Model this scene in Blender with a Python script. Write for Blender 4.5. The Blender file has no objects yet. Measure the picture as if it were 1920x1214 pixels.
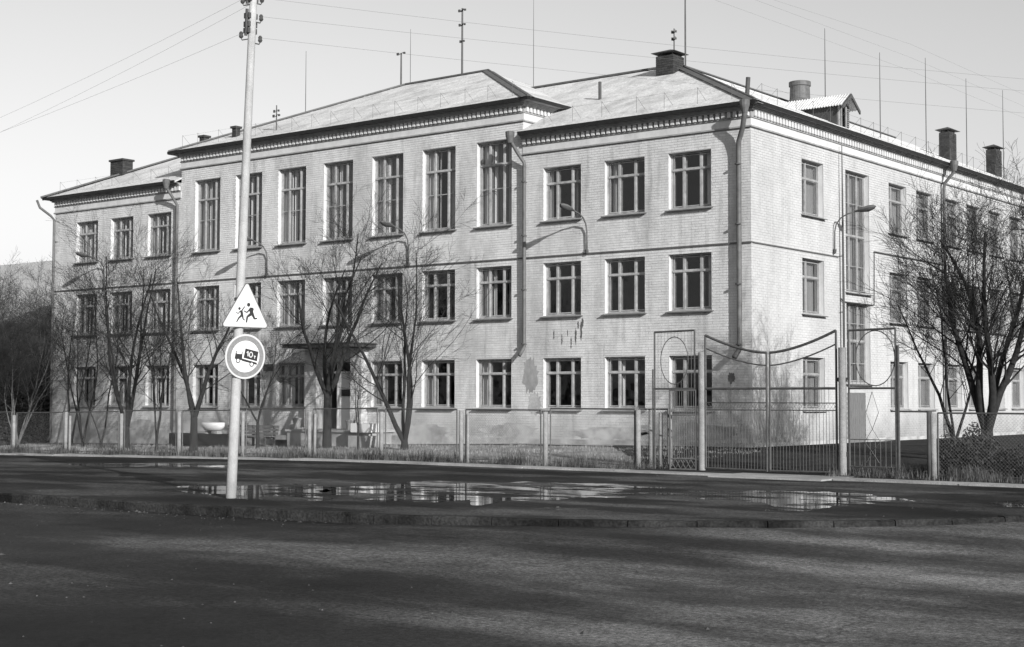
import bpy, math, random
import numpy as np
from mathutils import Vector, Matrix
S = bpy.context.scene
COL = S.collection
random.seed(7)
# ------------------------------------------------------------------ camera
cd = bpy.data.cameras.new("camera"); cam = bpy.data.objects.new("camera", cd); COL.objects.link(cam)
cd.sensor_width = 36; cd.lens = 52.34; cd.clip_end = 3000
_m = Matrix(((0.78797, 0.02931, 0.61502, 23.379), (0.61571, -0.04142, -0.78688, -42.436), (0.00241, 0.99871, -0.05069, 1.5), (0, 0, 0, 1)))
cam.matrix_world = _m
S.camera = cam
# ------------------------------------------------------------------ sky and sun
SUN = Vector((.847, -.413, .334)).normalized()
W = bpy.data.worlds.new("World"); S.world = W; W.use_nodes = True
nt = W.node_tree; nt.nodes.clear()
sky = nt.nodes.new('ShaderNodeTexSky'); sky.sky_type = 'NISHITA'; sky.sun_disc = False
sky.sun_elevation = math.radians(19.5); sky.sun_rotation = math.radians(116)
sky.air_density = 1.0; sky.dust_density = 0.5; sky.ozone_density = 1.0
bw = nt.nodes.new('ShaderNodeSeparateColor')   # a blue-sensitive film: the sky records by its blue light
bg = nt.nodes.new('ShaderNodeBackground'); bg.inputs[1].default_value = 0.102
wo = nt.nodes.new('ShaderNodeOutputWorld')
nt.links.new(sky.outputs[0], bw.inputs[0]); nt.links.new(bw.outputs[2], bg.inputs[0]); nt.links.new(bg.outputs[0], wo.inputs[0])
sd = bpy.data.lights.new("sun", 'SUN'); sd.energy = 4.9; sd.angle = math.radians(.5); sd.color = (1, .995, .985)
sun = bpy.data.objects.new("sun", sd); COL.objects.link(sun); sun.rotation_euler = SUN.to_track_quat('Z', 'Y').to_euler()
S.view_settings.view_transform = 'Standard'; S.view_settings.look = 'None'
S.view_settings.exposure = 0.25; S.view_settings.gamma = 1.0; S.view_settings.use_curve_mapping = False
S.render.engine = 'CYCLES'
S.cycles.max_bounces = 6; S.cycles.transparent_max_bounces = 16

# ------------------------------------------------------------------ materials
def mat(name, a, b=None, scale=3.0, rough=.85, bump=0.0, bscale=40.0, stretch=(1, 1, 1), spec=.3, contrast=.25, island=0.0,
        grime=None, metal=0.0, fine=0.0, lo=None, streak=None):
    """two greys mixed by noise; optional per-island variation, fine grain, large grime"""
    m = bpy.data.materials.new(name); m.use_nodes = True
    t = m.node_tree; n = t.nodes; L = t.links; p = n['Principled BSDF']
    p.inputs['Roughness'].default_value = rough; p.inputs['Specular IOR Level'].default_value = spec; p.inputs['Metallic'].default_value = metal
    if b is None: b = a
    tc = n.new('ShaderNodeTexCoord'); mp = n.new('ShaderNodeMapping'); mp.inputs['Scale'].default_value = stretch
    geo = n.new('ShaderNodeNewGeometry')
    L.new(geo.outputs['Position'], mp.inputs[0])
    nz = n.new('ShaderNodeTexNoise'); nz.inputs['Scale'].default_value = scale; nz.inputs['Detail'].default_value = 6; nz.inputs['Roughness'].default_value = .62
    L.new(mp.outputs[0], nz.inputs['Vector'])
    mr = n.new('ShaderNodeMapRange'); mr.inputs[1].default_value = .5 - contrast; mr.inputs[2].default_value = .5 + contrast
    mr.inputs[3].default_value = a; mr.inputs[4].default_value = b
    L.new(nz.outputs[0], mr.inputs[0]); out = mr.outputs[0]
    def mul(x, y_sock, lo_, hi_, f0=0., f1=1.):
        r = n.new('ShaderNodeMapRange'); r.inputs[1].default_value = f0; r.inputs[2].default_value = f1
        r.inputs[3].default_value = lo_; r.inputs[4].default_value = hi_; L.new(y_sock, r.inputs[0])
        k = n.new('ShaderNodeMath'); k.operation = 'MULTIPLY'; L.new(x, k.inputs[0]); L.new(r.outputs[0], k.inputs[1]); return k.outputs[0]
    if island: out = mul(out, geo.outputs['Random Per Island'], 1 - island, 1 + island * .6)
    if fine:
        f = n.new('ShaderNodeTexNoise'); f.inputs['Scale'].default_value = bscale; f.inputs['Detail'].default_value = 3
        L.new(mp.outputs[0], f.inputs['Vector']); out = mul(out, f.outputs[0], 1 - fine, 1 + fine, .3, .7)
    if grime:   # (scale, strength) worn large stains
        g = n.new('ShaderNodeTexNoise'); g.inputs['Scale'].default_value = grime[0]; g.inputs['Detail'].default_value = 5; g.inputs['Roughness'].default_value = .7
        gm = n.new('ShaderNodeMapping'); gm.inputs['Scale'].default_value = grime[2] if len(grime) > 2 else (1, 1, .35); L.new(geo.outputs['Position'], gm.inputs[0])
        L.new(gm.outputs[0], g.inputs['Vector']); out = mul(out, g.outputs[0], 1 - grime[1], 1.0, .36, .56)
    if streak:  # rain streaks, stretched downwards
        sn = n.new('ShaderNodeTexNoise'); sn.inputs['Scale'].default_value = streak[0]; sn.inputs['Detail'].default_value = 4
        sm = n.new('ShaderNodeMapping'); sm.inputs['Scale'].default_value = (1, 1, .12); L.new(geo.outputs['Position'], sm.inputs[0]); L.new(sm.outputs[0], sn.inputs['Vector'])
        out = mul(out, sn.outputs[0], 1.0, 1 - streak[1], .56, .74)
    if lo:      # dirt splashed on the foot of a wall: (z0, z1, factor)
        sx = n.new('ShaderNodeSeparateXYZ'); L.new(geo.outputs['Position'], sx.inputs[0])
        g2 = n.new('ShaderNodeTexNoise'); g2.inputs['Scale'].default_value = .8; g2.inputs['Detail'].default_value = 5; L.new(geo.outputs['Position'], g2.inputs['Vector'])
        ad = n.new('ShaderNodeMath'); ad.operation = 'MULTIPLY_ADD'; L.new(g2.outputs[0], ad.inputs[0]); ad.inputs[1].default_value = -2.4; L.new(sx.outputs[2], ad.inputs[2])
        a2 = n.new('ShaderNodeMath'); a2.operation = 'ADD'; L.new(ad.outputs[0], a2.inputs[0]); a2.inputs[1].default_value = 1.2
        out = mul(out, a2.outputs[0], lo[2], 1.0, lo[0], lo[1])
    cb = n.new('ShaderNodeCombineColor'); 
    for i in range(3): L.new(out, cb.inputs[i])
    L.new(cb.outputs[0], p.inputs['Base Color'])
    if bump:
        b1 = n.new('ShaderNodeTexNoise'); b1.inputs['Scale'].default_value = bscale; b1.inputs['Detail'].default_value = 4
        L.new(mp.outputs[0], b1.inputs['Vector'])
        bp = n.new('ShaderNodeBump'); bp.inputs['Strength'].default_value = min(1, bump); bp.inputs['Distance'].default_value = .02 * max(1, bump)
        L.new(b1.outputs[0], bp.inputs['Height']); L.new(bp.outputs[0], p.inputs['Normal'])
    return m
M = {}
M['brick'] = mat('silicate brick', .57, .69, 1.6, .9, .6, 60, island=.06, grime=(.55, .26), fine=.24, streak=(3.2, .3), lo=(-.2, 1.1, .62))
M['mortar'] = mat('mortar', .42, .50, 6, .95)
M['brickside'] = mat('sun-compensated silicate brick', .45, .54, 1.2, .9, .4, 60, island=.04, grime=(.5, .14), fine=.16, streak=(3.0, .16), lo=(-.2, 1.3, .55))  # same brick as the front, its colour darkened to offset the stronger sun
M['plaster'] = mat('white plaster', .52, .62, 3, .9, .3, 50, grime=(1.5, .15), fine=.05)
M['corn'] = mat('cornice plaster', .26, .36, 4, .9, .4, 40, grime=(2.5, .25))  # darker than the dentils: shade of the recesses behind them put into the colour
M['plinth'] = mat('cement plinth', .34, .5, 1.8, .95, .6, 30, grime=(.8, .45, (1, 1, 1)), fine=.15)
M['slate'] = mat('slate roof', .52, .68, 2.0, .85, .5, 14, grime=(.8, .3, (1, .5, 1)), fine=.22)
M['eave'] = mat('near-black eave metal', .010, .02, 5, .6)  # near-black tone for the whole eave edge
M['hip'] = mat('sheet metal hip', .07, .14, 6, .55)
M['darkbrick'] = mat('sooty chimney brick', .03, .06, 6, .95, .6, 30, island=.3)
M['joint'] = mat('chimney mortar', .04, .06, 6, .95)
M['frame'] = mat('painted window frame', .28, .48, 7, .6, .2, 50, grime=(3, .3))
M['frameold'] = mat('weathered window frame', .22, .36, 7, .7, .2, 50, grime=(3, .3))
M['sill'] = mat('dark tin sill', .07, .15, 8, .6)
M['curtain'] = mat('white curtain', .72, .85, 4, .95, stretch=(6, 6, .4))
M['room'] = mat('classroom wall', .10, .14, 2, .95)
M['pipe'] = mat('galvanised pipe', .07, .15, 5, .6, .1, 30, spec=.3)
M['asph'] = None
M['metal'] = mat('painted steel tube', .06, .13, 8, .55, .2, 60, spec=.5)
M['gate'] = mat('gate paint', .035, .09, 12, .5, .2, 60, spec=.5)
M['thin'] = mat('thin iron rod', .05, .09, 8, .6)
M['wire'] = mat('wire', .12, .16, 8, .6)
M['post'] = mat('concrete fence post', .17, .3, 6, .9, .5, 50, fine=.2)
M['pole'] = mat('concrete lamp pole', .38, .48, 5, .9, .4, 70, fine=.2, grime=(1.0, .22, (1, 1, .5)), lo=(-.4, 1.4, .72), streak=(9, .2))
M['signw'] = mat('sign white', .62, .68, 3, .5, spec=.5)
M['signred'] = mat('sign rim paint', .17, .24, 25, .5, fine=.12)
M['signborder'] = mat('faded sign border', .48, .56, 14, .5)
M['signk'] = mat('sign black', .025, .03, 3, .5)
M['steel'] = mat('sign edge steel', .4, .5, 6, .5)
M['bark'] = mat('bark', .011, .036, 9, .95, .8, 40)
M['paleb'] = mat('pale sapling bark', .10, .2, 9, .9)
M['twig'] = mat('twig', .012, .026, 5, .9)
M['twiglight'] = mat('pale twig', .04, .09, 5, .9)
M['conc'] = mat('concrete', .26, .4, 3, .95, .5, 40, fine=.15, grime=(1, .3, (1, 1, 1)))
M['kerb'] = mat('wet dirty kerb', .010, .04, 1.2, .9, .8, 25, fine=.4, spec=.1, contrast=.12)
M['strip'] = mat('dry concrete edging', .26, .42, 2, .95, .5, 40, fine=.2, grime=(.6, .35, (1, 1, 1)))
M['grass'] = mat('dry grass', .13, .34, 1.2, .95, island=.45)
M['weeds'] = mat('rank weeds', .03, .15, 1.6, .95, island=.6, contrast=.15)
M['stone'] = mat('small stones', .03, .13, 9, .95, island=.6)
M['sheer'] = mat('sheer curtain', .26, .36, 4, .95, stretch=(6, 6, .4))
M['soil'] = mat('lawn soil', .14, .32, .7, 1, .8, 20, fine=.35, grime=(.4, .5, (1, 1, 1)))
M['yard'] = mat('yard asphalt', .02, .05, 1.2, .95, .5, 30, fine=.4, spec=.08, grime=(.7, .5, (1, 1, 1)))
M['door'] = mat('white door', .58, .66, 4, .7)
M['wood'] = mat('grey boards', .10, .2, 6, .9, .5, 40, stretch=(6, 6, .6))
M['dark'] = mat('dark rust', .05, .09, 8, .7)
M['ins'] = mat('brown insulator', .05, .08, 8, .3, spec=.6)
M['white'] = mat('whitewashed concrete', .6, .7, 4, .8)
M['canopy'] = mat('roofing felt canopy', .05, .09, 4, .9)
M['dormer'] = mat('tarred boards', .03, .07, 6, .9, .5, 40, stretch=(6, 6, .6))
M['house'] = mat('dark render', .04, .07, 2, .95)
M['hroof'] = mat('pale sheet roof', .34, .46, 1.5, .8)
M['leaf'] = mat('dark foliage', .025, .06, 2, .9, island=.4)
g = bpy.data.materials.new('window glass'); g.use_nodes = True
t = g.node_tree; t.nodes.clear()
o_ = t.nodes.new('ShaderNodeOutputMaterial'); mx = t.nodes.new('ShaderNodeMixShader'); tr = t.nodes.new('ShaderNodeBsdfTransparent'); gl = t.nodes.new('ShaderNodeBsdfGlossy')
fw_ = t.nodes.new('ShaderNodeLayerWeight'); fw_.inputs[0].default_value = .5
pw = t.nodes.new('ShaderNodeMath'); pw.operation = 'POWER'; pw.inputs[1].default_value = 4.0; t.links.new(fw_.outputs['Facing'], pw.inputs[0])
fr = t.nodes.new('ShaderNodeMath'); fr.operation = 'MULTIPLY_ADD'; fr.inputs[1].default_value = .9; fr.inputs[2].default_value = .045; t.links.new(pw.outputs[0], fr.inputs[0])
gl.inputs['Roughness'].default_value = .02; tr.inputs[0].default_value = (.86, .86, .86, 1)
nb = t.nodes.new('ShaderNodeTexNoise'); nb.inputs['Scale'].default_value = 1.3; gp = t.nodes.new('ShaderNodeNewGeometry'); t.links.new(gp.outputs['Position'], nb.inputs['Vector'])
bb = t.nodes.new('ShaderNodeBump'); bb.inputs['Strength'].default_value = .25; bb.inputs['Distance'].default_value = .05; t.links.new(nb.outputs[0], bb.inputs['Height'])
t.links.new(bb.outputs[0], gl.inputs['Normal'])
t.links.new(fr.outputs[0], mx.inputs[0]); t.links.new(tr.outputs[0], mx.inputs[1]); t.links.new(gl.outputs[0], mx.inputs[2]); t.links.new(mx.outputs[0], o_.inputs[0])
M['glass'] = g

def asphalt(name, base, wet_lo, wet_hi, stretch, ang, dark=.45, sc=.35, light=1.6, dry=()):
    m = bpy.data.materials.new(name); m.use_nodes = True
    t = m.node_tree; n = t.nodes; L = t.links; p = n['Principled BSDF']
    geo = n.new('ShaderNodeNewGeometry')
    mp = n.new('ShaderNodeMapping'); mp.inputs['Scale'].default_value = stretch; mp.inputs['Rotation'].default_value = (0, 0, math.radians(ang))
    L.new(geo.outputs['Position'], mp.inputs[0])
    def noise(s, vec, d=6, r=.6):
        z = n.new('ShaderNodeTexNoise'); z.inputs['Scale'].default_value = s; z.inputs['Detail'].default_value = d; z.inputs['Roughness'].default_value = r
        L.new(vec, z.inputs['Vector']); return z.outputs[0]
    def rng(x, a, b, c, d):
        r = n.new('ShaderNodeMapRange'); r.interpolation_type = 'SMOOTHSTEP'
        r.inputs[1].default_value = a; r.inputs[2].default_value = b; r.inputs[3].default_value = c; r.inputs[4].default_value = d; L.new(x, r.inputs[0]); return r.outputs[0]
    def mul(x, y):
        k = n.new('ShaderNodeMath'); k.operation = 'MULTIPLY'; L.new(x, k.inputs[0]); L.new(y, k.inputs[1]); return k.outputs[0]
    wet = rng(noise(sc, mp.outputs[0], 5, .55), wet_lo, wet_hi, 0, 1)
    big = noise(sc * .35, mp.outputs[0], 3)
    fine = rng(noise(14, geo.outputs['Position'], 6, .8), .32, .68, .45, 1.6)
    gr = rng(noise(60, geo.outputs['Position'], 3, .8), .3, .7, .5, 1.6)
    c = mul(mul(mul(rng(wet, 0, 1, light * base, dark * base), fine), gr), rng(big, .35, .65, .7, 1.45))
    vo = n.new('ShaderNodeTexVoronoi'); vo.feature = 'DISTANCE_TO_EDGE'; vo.inputs['Scale'].default_value = .22
    wv = n.new('ShaderNodeTexNoise'); wv.inputs['Scale'].default_value = .9; wv.inputs['Detail'].default_value = 5; L.new(geo.outputs['Position'], wv.inputs['Vector'])
    wa = n.new('ShaderNodeVectorMath'); wa.operation = 'MULTIPLY_ADD'; wa.inputs[1].default_value = (1.6, 1.6, 0); L.new(wv.outputs['Color'], wa.inputs[0]); L.new(geo.outputs['Position'], wa.inputs[2])
    L.new(wa.outputs[0], vo.inputs['Vector'])
    c = mul(c, rng(noise(22, geo.outputs['Position'], 2, .5), .35, .65, .8, 1.2))
    c = mul(c, rng(vo.outputs['Distance'], .0, .006, .6, 1))
    blot = rng(noise(1.3, geo.outputs['Position'], 5, .65), .32, .68, .8, 1.22); c = mul(c, blot)
    for (px_, py_, rad, gain) in dry:      # soft areas of the carriageway whose tone is scaled by gain
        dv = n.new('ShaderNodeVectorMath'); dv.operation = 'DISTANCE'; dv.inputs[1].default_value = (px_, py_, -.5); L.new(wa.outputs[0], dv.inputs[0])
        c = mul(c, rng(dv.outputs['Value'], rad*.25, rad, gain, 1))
    cb = n.new('ShaderNodeCombineColor')
    for i in range(3): L.new(c, cb.inputs[i])
    L.new(cb.outputs[0], p.inputs['Base Color'])
    L.new(mul(rng(wet, 0, 1, .95, .7), rng(big, .3, .7, 1.05, .9)), p.inputs['Roughness'])
    p.inputs['Specular IOR Level'].default_value = .1
    bp = n.new('ShaderNodeBump'); bp.inputs['Strength'].default_value = .5; bp.inputs['Distance'].default_value = .006
    L.new(noise(90, geo.outputs['Position'], 3), bp.inputs['Height'])
    bp2 = n.new('ShaderNodeBump'); bp2.inputs['Strength'].default_value = .4; bp2.inputs['Distance'].default_value = .05
    L.new(noise(1.5, geo.outputs['Position'], 2), bp2.inputs['Height']); L.new(bp.outputs[0], bp2.inputs['Normal']); L.new(bp2.outputs[0], p.inputs['Normal'])
    return m
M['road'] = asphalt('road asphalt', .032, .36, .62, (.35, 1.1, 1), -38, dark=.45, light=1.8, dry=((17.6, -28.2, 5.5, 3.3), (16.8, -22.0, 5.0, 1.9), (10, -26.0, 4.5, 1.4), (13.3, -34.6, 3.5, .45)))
M['fore'] = asphalt('damp forecourt asphalt', .03, .37, .6, (.45, 1.1, 1), -36, dark=.4, light=1.9, sc=.6)
w = bpy.data.materials.new('puddle water'); w.use_nodes = True; p = w.node_tree.nodes['Principled BSDF']
p.inputs['Base Color'].default_value = (.02, .02, .02, 1); p.inputs['Roughness'].default_value = .03; p.inputs['IOR'].default_value = 1.5; p.inputs['Specular IOR Level'].default_value = .8
nn = w.node_tree.nodes.new('ShaderNodeTexNoise'); nn.inputs['Scale'].default_value = 5; gg = w.node_tree.nodes.new('ShaderNodeNewGeometry'); w.node_tree.links.new(gg.outputs['Position'], nn.inputs['Vector'])
bb = w.node_tree.nodes.new('ShaderNodeBump'); bb.inputs['Strength'].default_value = .06; bb.inputs['Distance'].default_value = .01
w.node_tree.links.new(nn.outputs[0], bb.inputs['Height']); w.node_tree.links.new(bb.outputs[0], p.inputs['Normal'])
t = w.node_tree; mk = t.nodes.new('ShaderNodeTexNoise'); mk.inputs['Scale'].default_value = 1.1; mk.inputs['Detail'].default_value = 7; mk.inputs['Roughness'].default_value = .62
mm_ = t.nodes.new('ShaderNodeMapping'); mm_.inputs['Rotation'].default_value = (0, 0, math.radians(-38)); mm_.inputs['Scale'].default_value = (.7, 1.2, 1); t.links.new(gg.outputs['Position'], mm_.inputs[0]); t.links.new(mm_.outputs[0], mk.inputs['Vector'])
rr_ = t.nodes.new('ShaderNodeMapRange'); rr_.inputs[1].default_value = .46; rr_.inputs[2].default_value = .55; t.links.new(mk.outputs[0], rr_.inputs[0]); t.links.new(rr_.outputs[0], p.inputs['Alpha'])
M['water'] = w

# ------------------------------------------------------------------ helpers
class MB:
    def __init__(s): s.v = []; s.f = []
    def box(s, x0, y0, z0, x1, y1, z1):
        x0, x1 = min(x0, x1), max(x0, x1); y0, y1 = min(y0, y1), max(y0, y1); z0, z1 = min(z0, z1), max(z0, z1)
        b = len(s.v); s.v += [(x0, y0, z0), (x1, y0, z0), (x1, y1, z0), (x0, y1, z0), (x0, y0, z1), (x1, y0, z1), (x1, y1, z1), (x0, y1, z1)]
        s.f += [(b, b+3, b+2, b+1), (b+4, b+5, b+6, b+7), (b, b+1, b+5, b+4), (b+1, b+2, b+6, b+5), (b+2, b+3, b+7, b+6), (b+3, b, b+4, b+7)]; return s
    def quad(s, *pts): b = len(s.v); s.v += [tuple(p) for p in pts]; s.f.append(tuple(range(b, b + len(pts)))); return s
    def tube(s, pts, rs, k=6, cap=True):
        pts = [Vector(p) for p in pts]
        if not isinstance(rs, (list, tuple)): rs = [rs] * len(pts)
        n0 = len(s.v); up = None
        for i, p in enumerate(pts):
            d = (pts[min(i+1, len(pts)-1)] - pts[max(i-1, 0)])
            if d.length < 1e-9: d = Vector((0, 0, 1))
            d.normalize()
            if up is None: up = Vector((1, 0, 0)) if abs(d.x) < .8 else Vector((0, 1, 0))
            a = up - d * up.dot(d)
            if a.length < 1e-4: a = d.orthogonal()
            a.normalize(); up = a; c = d.cross(a)
            for j in range(k):
                q = 2 * math.pi * j / k; w_ = p + (a * math.cos(q) + c * math.sin(q)) * rs[i]; s.v.append((w_.x, w_.y, w_.z))
        for i in range(len(pts) - 1):
            for j in range(k):
                a0 = n0 + i*k + j; a1 = n0 + i*k + (j+1) % k; s.f.append((a0, a1, a1 + k, a0 + k))
        if cap: s.f.append(tuple(n0 + j for j in range(k))[::-1]); s.f.append(tuple(n0 + (len(pts)-1)*k + j for j in range(k)))
        return s
    def lathe(s, c, prof, k=20):
        n0 = len(s.v)
        for r, z in prof:
            for j in range(k): q = 2*math.pi*j/k; s.v.append((c[0] + r*math.cos(q), c[1] + r*math.sin(q), c[2] + z))
        for i in range(len(prof)-1):
            for j in range(k): a0 = n0+i*k+j; a1 = n0+i*k+(j+1) % k; s.f.append((a0, a1, a1+k, a0+k))
        s.f.append(tuple(n0+j for j in range(k))[::-1]); s.f.append(tuple(n0+(len(prof)-1)*k+j for j in range(k))); return s
    def slab(s, pts, th):   # polygon with thickness downwards
        b = len(s.v); n = len(pts); s.v += [tuple(p) for p in pts] + [(p[0], p[1], p[2]-th) for p in pts]
        s.f.append(tuple(b+i for i in range(n))); s.f.append(tuple(b+n+i for i in range(n))[::-1])
        for i in range(n): j = (i+1) % n; s.f.append((b+i, b+n+i, b+n+j, b+j))
        return s
    def mesh(s, name, m, smooth=False):
        me = bpy.data.meshes.new(name); me.from_pydata(s.v, [], s.f); me.materials.append(M[m] if isinstance(m, str) else m)
        if smooth: me.polygons.foreach_set('use_smooth', [True]*len(me.polygons))
        me.update(); return me
    def obj(s, name, m, parent=None, smooth=False, kind=None, loc=None):
        return link(name, s.mesh(name, m, smooth), parent, kind, loc)
def link(name, me, parent=None, kind=None, loc=None):
    o = bpy.data.objects.new(name, me); COL.objects.link(o)
    if parent is not None: o.parent = parent
    if kind: o['kind'] = kind
    if loc is not None: o.location = loc
    return o
def thing(name, label, cat, loc=(0, 0, 0), group=None, rz=0, me=None):
    o = bpy.data.objects.new(name, me); COL.objects.link(o); o.location = loc; o.rotation_euler = (0, 0, rz)
    o['label'] = label; o['category'] = cat
    if group: o['group'] = group
    return o
def tag(o, label, cat, group=None):
    o['label'] = label; o['category'] = cat
    if group: o['group'] = group
    return o
def rel(mb, loc):   # shift a mesh builder so that world points become local to loc
    mb.v = [(x - loc[0], y - loc[1], z - loc[2]) for x, y, z in mb.v]; return mb

def lerp(a, b, t): return a + (b - a) * t
def interp(x, P):
    if x <= P[0][0]: return P[0][1]
    for (a, u), (b, v_) in zip(P, P[1:]):
        if x <= b: return lerp(u, v_, (x - a) / (b - a))
    return P[-1][1]
def base(x): return -.36 - .014 * min(52, max(0, -8 - x))
WB = [(-60, -1.0), (-38, -.66), (-19.5, -.36), (-9, -.1), (0, -.05), (40, -.05)]
def gz(x, y):
    b = base(x); t = min(1, max(0, (y + 9) / 8.5)); return lerp(b, interp(x, WB), t)
KC = [(-70, -29.5), (-30, -27.4), (-2.1, -25.8), (4.3, -25.4), (7, -25.0), (9.2, -24.3), (10.4, -23.8), (11.7, -22.95), (12.9, -22.1), (14.1, -20.6), (15.2, -18.6), (16.4, -15.8), (17.6, -12.8), (18.4, -10.4)]
def kerby(x): return interp(x, KC)

# ------------------------------------------------------------------ ground, forecourt, road
def grid(name, xs, rows, zf, m, kind='structure'):
    """rows: function x -> list of y"""
    v = []; f = []; R = [rows(x) for x in xs]; n = len(R[0])
    for x, ys in zip(xs, R):
        for y in ys: v.append((x, y, zf(x, y)))
    for i in range(len(xs)-1):
        for j in range(n-1): a = i*n+j; f.append((a, a+n, a+n+1, a+1))
    me = bpy.data.meshes.new(name); me.from_pydata(v, [], f); me.materials.append(M[m]); me.polygons.foreach_set('use_smooth', [True]*len(f))
    o = link(name, me); o['kind'] = kind; return o
def fr_(a, b, n): return [a + (b-a)*i/(n-1) for i in range(n)]
gxs = [-1500, -600, -300, -150, -100] + fr_(-70, 40, 221) + [60, 100, 200, 500, 1500]
grid('ground', gxs, lambda x: fr_(-9.9, 0, 24) + [3, 8, 20, 60, 150, 400, 1500], lambda x, y: gz(x, y) + (.03 * math.sin(x*1.3+y)*math.sin(y*2.1) if -9.5 < y < -1 and x < -2 else 0), 'soil')
fxs = fr_(-70, 18.4, 250)
grid('forecourt', fxs, lambda x: fr_(min(kerby(x), -10.41), -10.4, 14), lambda x, y: base(x) + .004, 'fore')
rxs = [-1500, -400, -150] + fr_(-70, 40, 80) + [80, 200, 1500]
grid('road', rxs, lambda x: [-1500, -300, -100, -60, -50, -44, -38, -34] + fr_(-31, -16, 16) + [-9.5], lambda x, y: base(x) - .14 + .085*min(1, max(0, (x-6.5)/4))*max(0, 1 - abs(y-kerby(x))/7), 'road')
grid('verge', fr_(-70, 40, 60), lambda x: [-10.6, -10.2, -9.85], lambda x, y: base(x) - .01, 'soil')
# pale concrete edging strip along the fence, one slab per 3 m
edging = link('edging_strip', None); edging['kind'] = 'structure'
x = -46.0; i = 0
while x < 13.5:
    L_ = 2.97; zz = base(x+1.5) + .045
    y0 = -10.75 - (.5 if 2 < x < 8 else 0) + random.uniform(-.03, .03); y1 = -10.05 + (.5 if 2.5 < x < 6.8 else 0)
    mb = MB(); mb.box(x, y0, zz-.09, x+L_, y1, zz + random.uniform(-.006, .006)); mb.obj('slab', 'strip', edging); x += 3.0; i += 1
# kerb stones following the kerb curve
kerb = link('kerb', None); kerb['kind'] = 'structure'
def kpts():
    P = [Vector((a, b)) for a, b in KC]; out = []; d = 0; 
    tot = []; 
    for a, b in zip(P, P[1:]):
        n = max(1, int((b-a).length / .1))
        for i in range(n): tot.append(a.lerp(b, i/n))
    return tot
kp = [q for q in kpts() if q.x > -14]
i = 0
while i + 10 < len(kp):
    a = kp[i]; b = kp[i+10]; d = (b-a); 
    if d.length > .05:
        L_ = d.length - .012; d.normalize(); nrm = Vector((d.y, -d.x)); zt = base(a.x) + random.uniform(-.01, .01) + .03
        drop = 0
        mb = MB(); q = [a, a + d*L_]; e0 = [q[0] + nrm*.05, q[1] + nrm*.05, q[1] - nrm*.12, q[0] - nrm*.12]
        f0 = [q[0] + nrm*.02, q[1] + nrm*.02, q[1] - nrm*.12, q[0] - nrm*.12]
        z0 = base(a.x) - .3; z1 = zt - .025 - drop; z2 = zt - drop
        bb_ = 0; mb.v = [(p_.x, p_.y, z0) for p_ in e0] + [(p_.x, p_.y, z1) for p_ in e0] + [(p_.x, p_.y, z2) for p_ in f0]
        for l in (0, 4):
            for j in range(4): mb.f.append((l+j, l+(j+1) % 4, l+4+(j+1) % 4, l+4+j))
        mb.f.append((8, 9, 10, 11)); mb.f.append((3, 2, 1, 0))
        mb.obj('kerb_stone', 'kerb', kerb)
    i += 10
# puddles: thin sheets of water on the forecourt
PUD = {'A': [(-0.9, -22.7), (-1.5, -21.6), (-0.8, -20.9), (-0.2, -19.8), (0.7, -19.8), (2.3, -21.5), (4.0, -23.1), (3.1, -23.2), (2.7, -23.8), (1.3, -23.4), (0.3, -23.2)],
'B': [(1.2, -20.1), (0.8, -18.4), (1.8, -17.0), (3.2, -15.8), (4.7, -15.3), (6.1, -15.2), (7.2, -17.3), (7.4, -19.2), (6.9, -20.9), (6.6, -22.0), (6.0, -21.6), (5.2, -22.4), (4.4, -22.3), (4.0, -21.7), (2.9, -22.0)],
'C': [(7.3, -17.2), (8.1, -16.0), (9.3, -14.9), (10.9, -14.9), (12.1, -15.9), (12.0, -17.1), (11.6, -18.2), (11.9, -19.5), (11.3, -20.0), (10.8, -18.9), (9.3, -18.3), (8.3, -18.2)],
'D': [(-14.1, -15.8), (-12.6, -14.5), (-9.8, -13.9), (-8.0, -14.6), (-7.6, -15.5), (-8.8, -16.1), (-11.2, -16.5)],
'E': [(13.5, -15.8), (13.5, -14.9), (14.3, -14.1), (14.9, -16.1), (14.2, -16.5)],
'F': [(8.2, -22.2), (8.1, -21.6), (8.7, -21.8), (8.6, -22.2)]}
PLAB = {'A': 'rain puddle at the foot of the concrete pole', 'B': 'widest rain puddle on the forecourt mirroring the facade', 'C': 'rain puddle in front of the double gate',
        'D': 'narrow rain puddle beside the edging strip behind the pole', 'E': 'small rain puddle near the right edge before the large tree', 'F': 'tiny round puddle close to the kerb'}
from mathutils import noise as mn
for k, P in PUD.items():
    rg = []
    n = len(P)
    for i in range(n):
        p0, p1, p2, p3 = [Vector(P[(i+j-1) % n]) for j in range(4)]
        for s_ in range(14):
            t = s_/14
            q = .5*((2*p1) + (p2-p0)*t + (2*p0-5*p1+4*p2-p3)*t*t + (3*p1-p0-3*p2+p3)*t**3)
            rg.append(q)
    c = sum(rg, Vector((0, 0))) / len(rg)
    out = []
    for q in rg:
        s1 = mn.noise(Vector((q.x*1.2, q.y*1.2, 3))) * .75 + mn.noise(Vector((q.x*4, q.y*4, 1))) * .3 + mn.noise(Vector((q.x*12, q.y*12, 1))) * .1
        d = (q-c); L_ = d.length; out.append(c + d*(1 + s1*min(.9, 1.0/max(L_, .3))))
    off = base(c.x) + .009
    me = bpy.data.meshes.new('puddle'); me.from_pydata([(q.x, q.y, base(q.x) + .009) for q in out], [], [tuple(range(len(out)))]); me.materials.append(M['water'])
    o = link('puddle', me); o['kind'] = 'structure'; o['label'] = PLAB[k]

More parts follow.
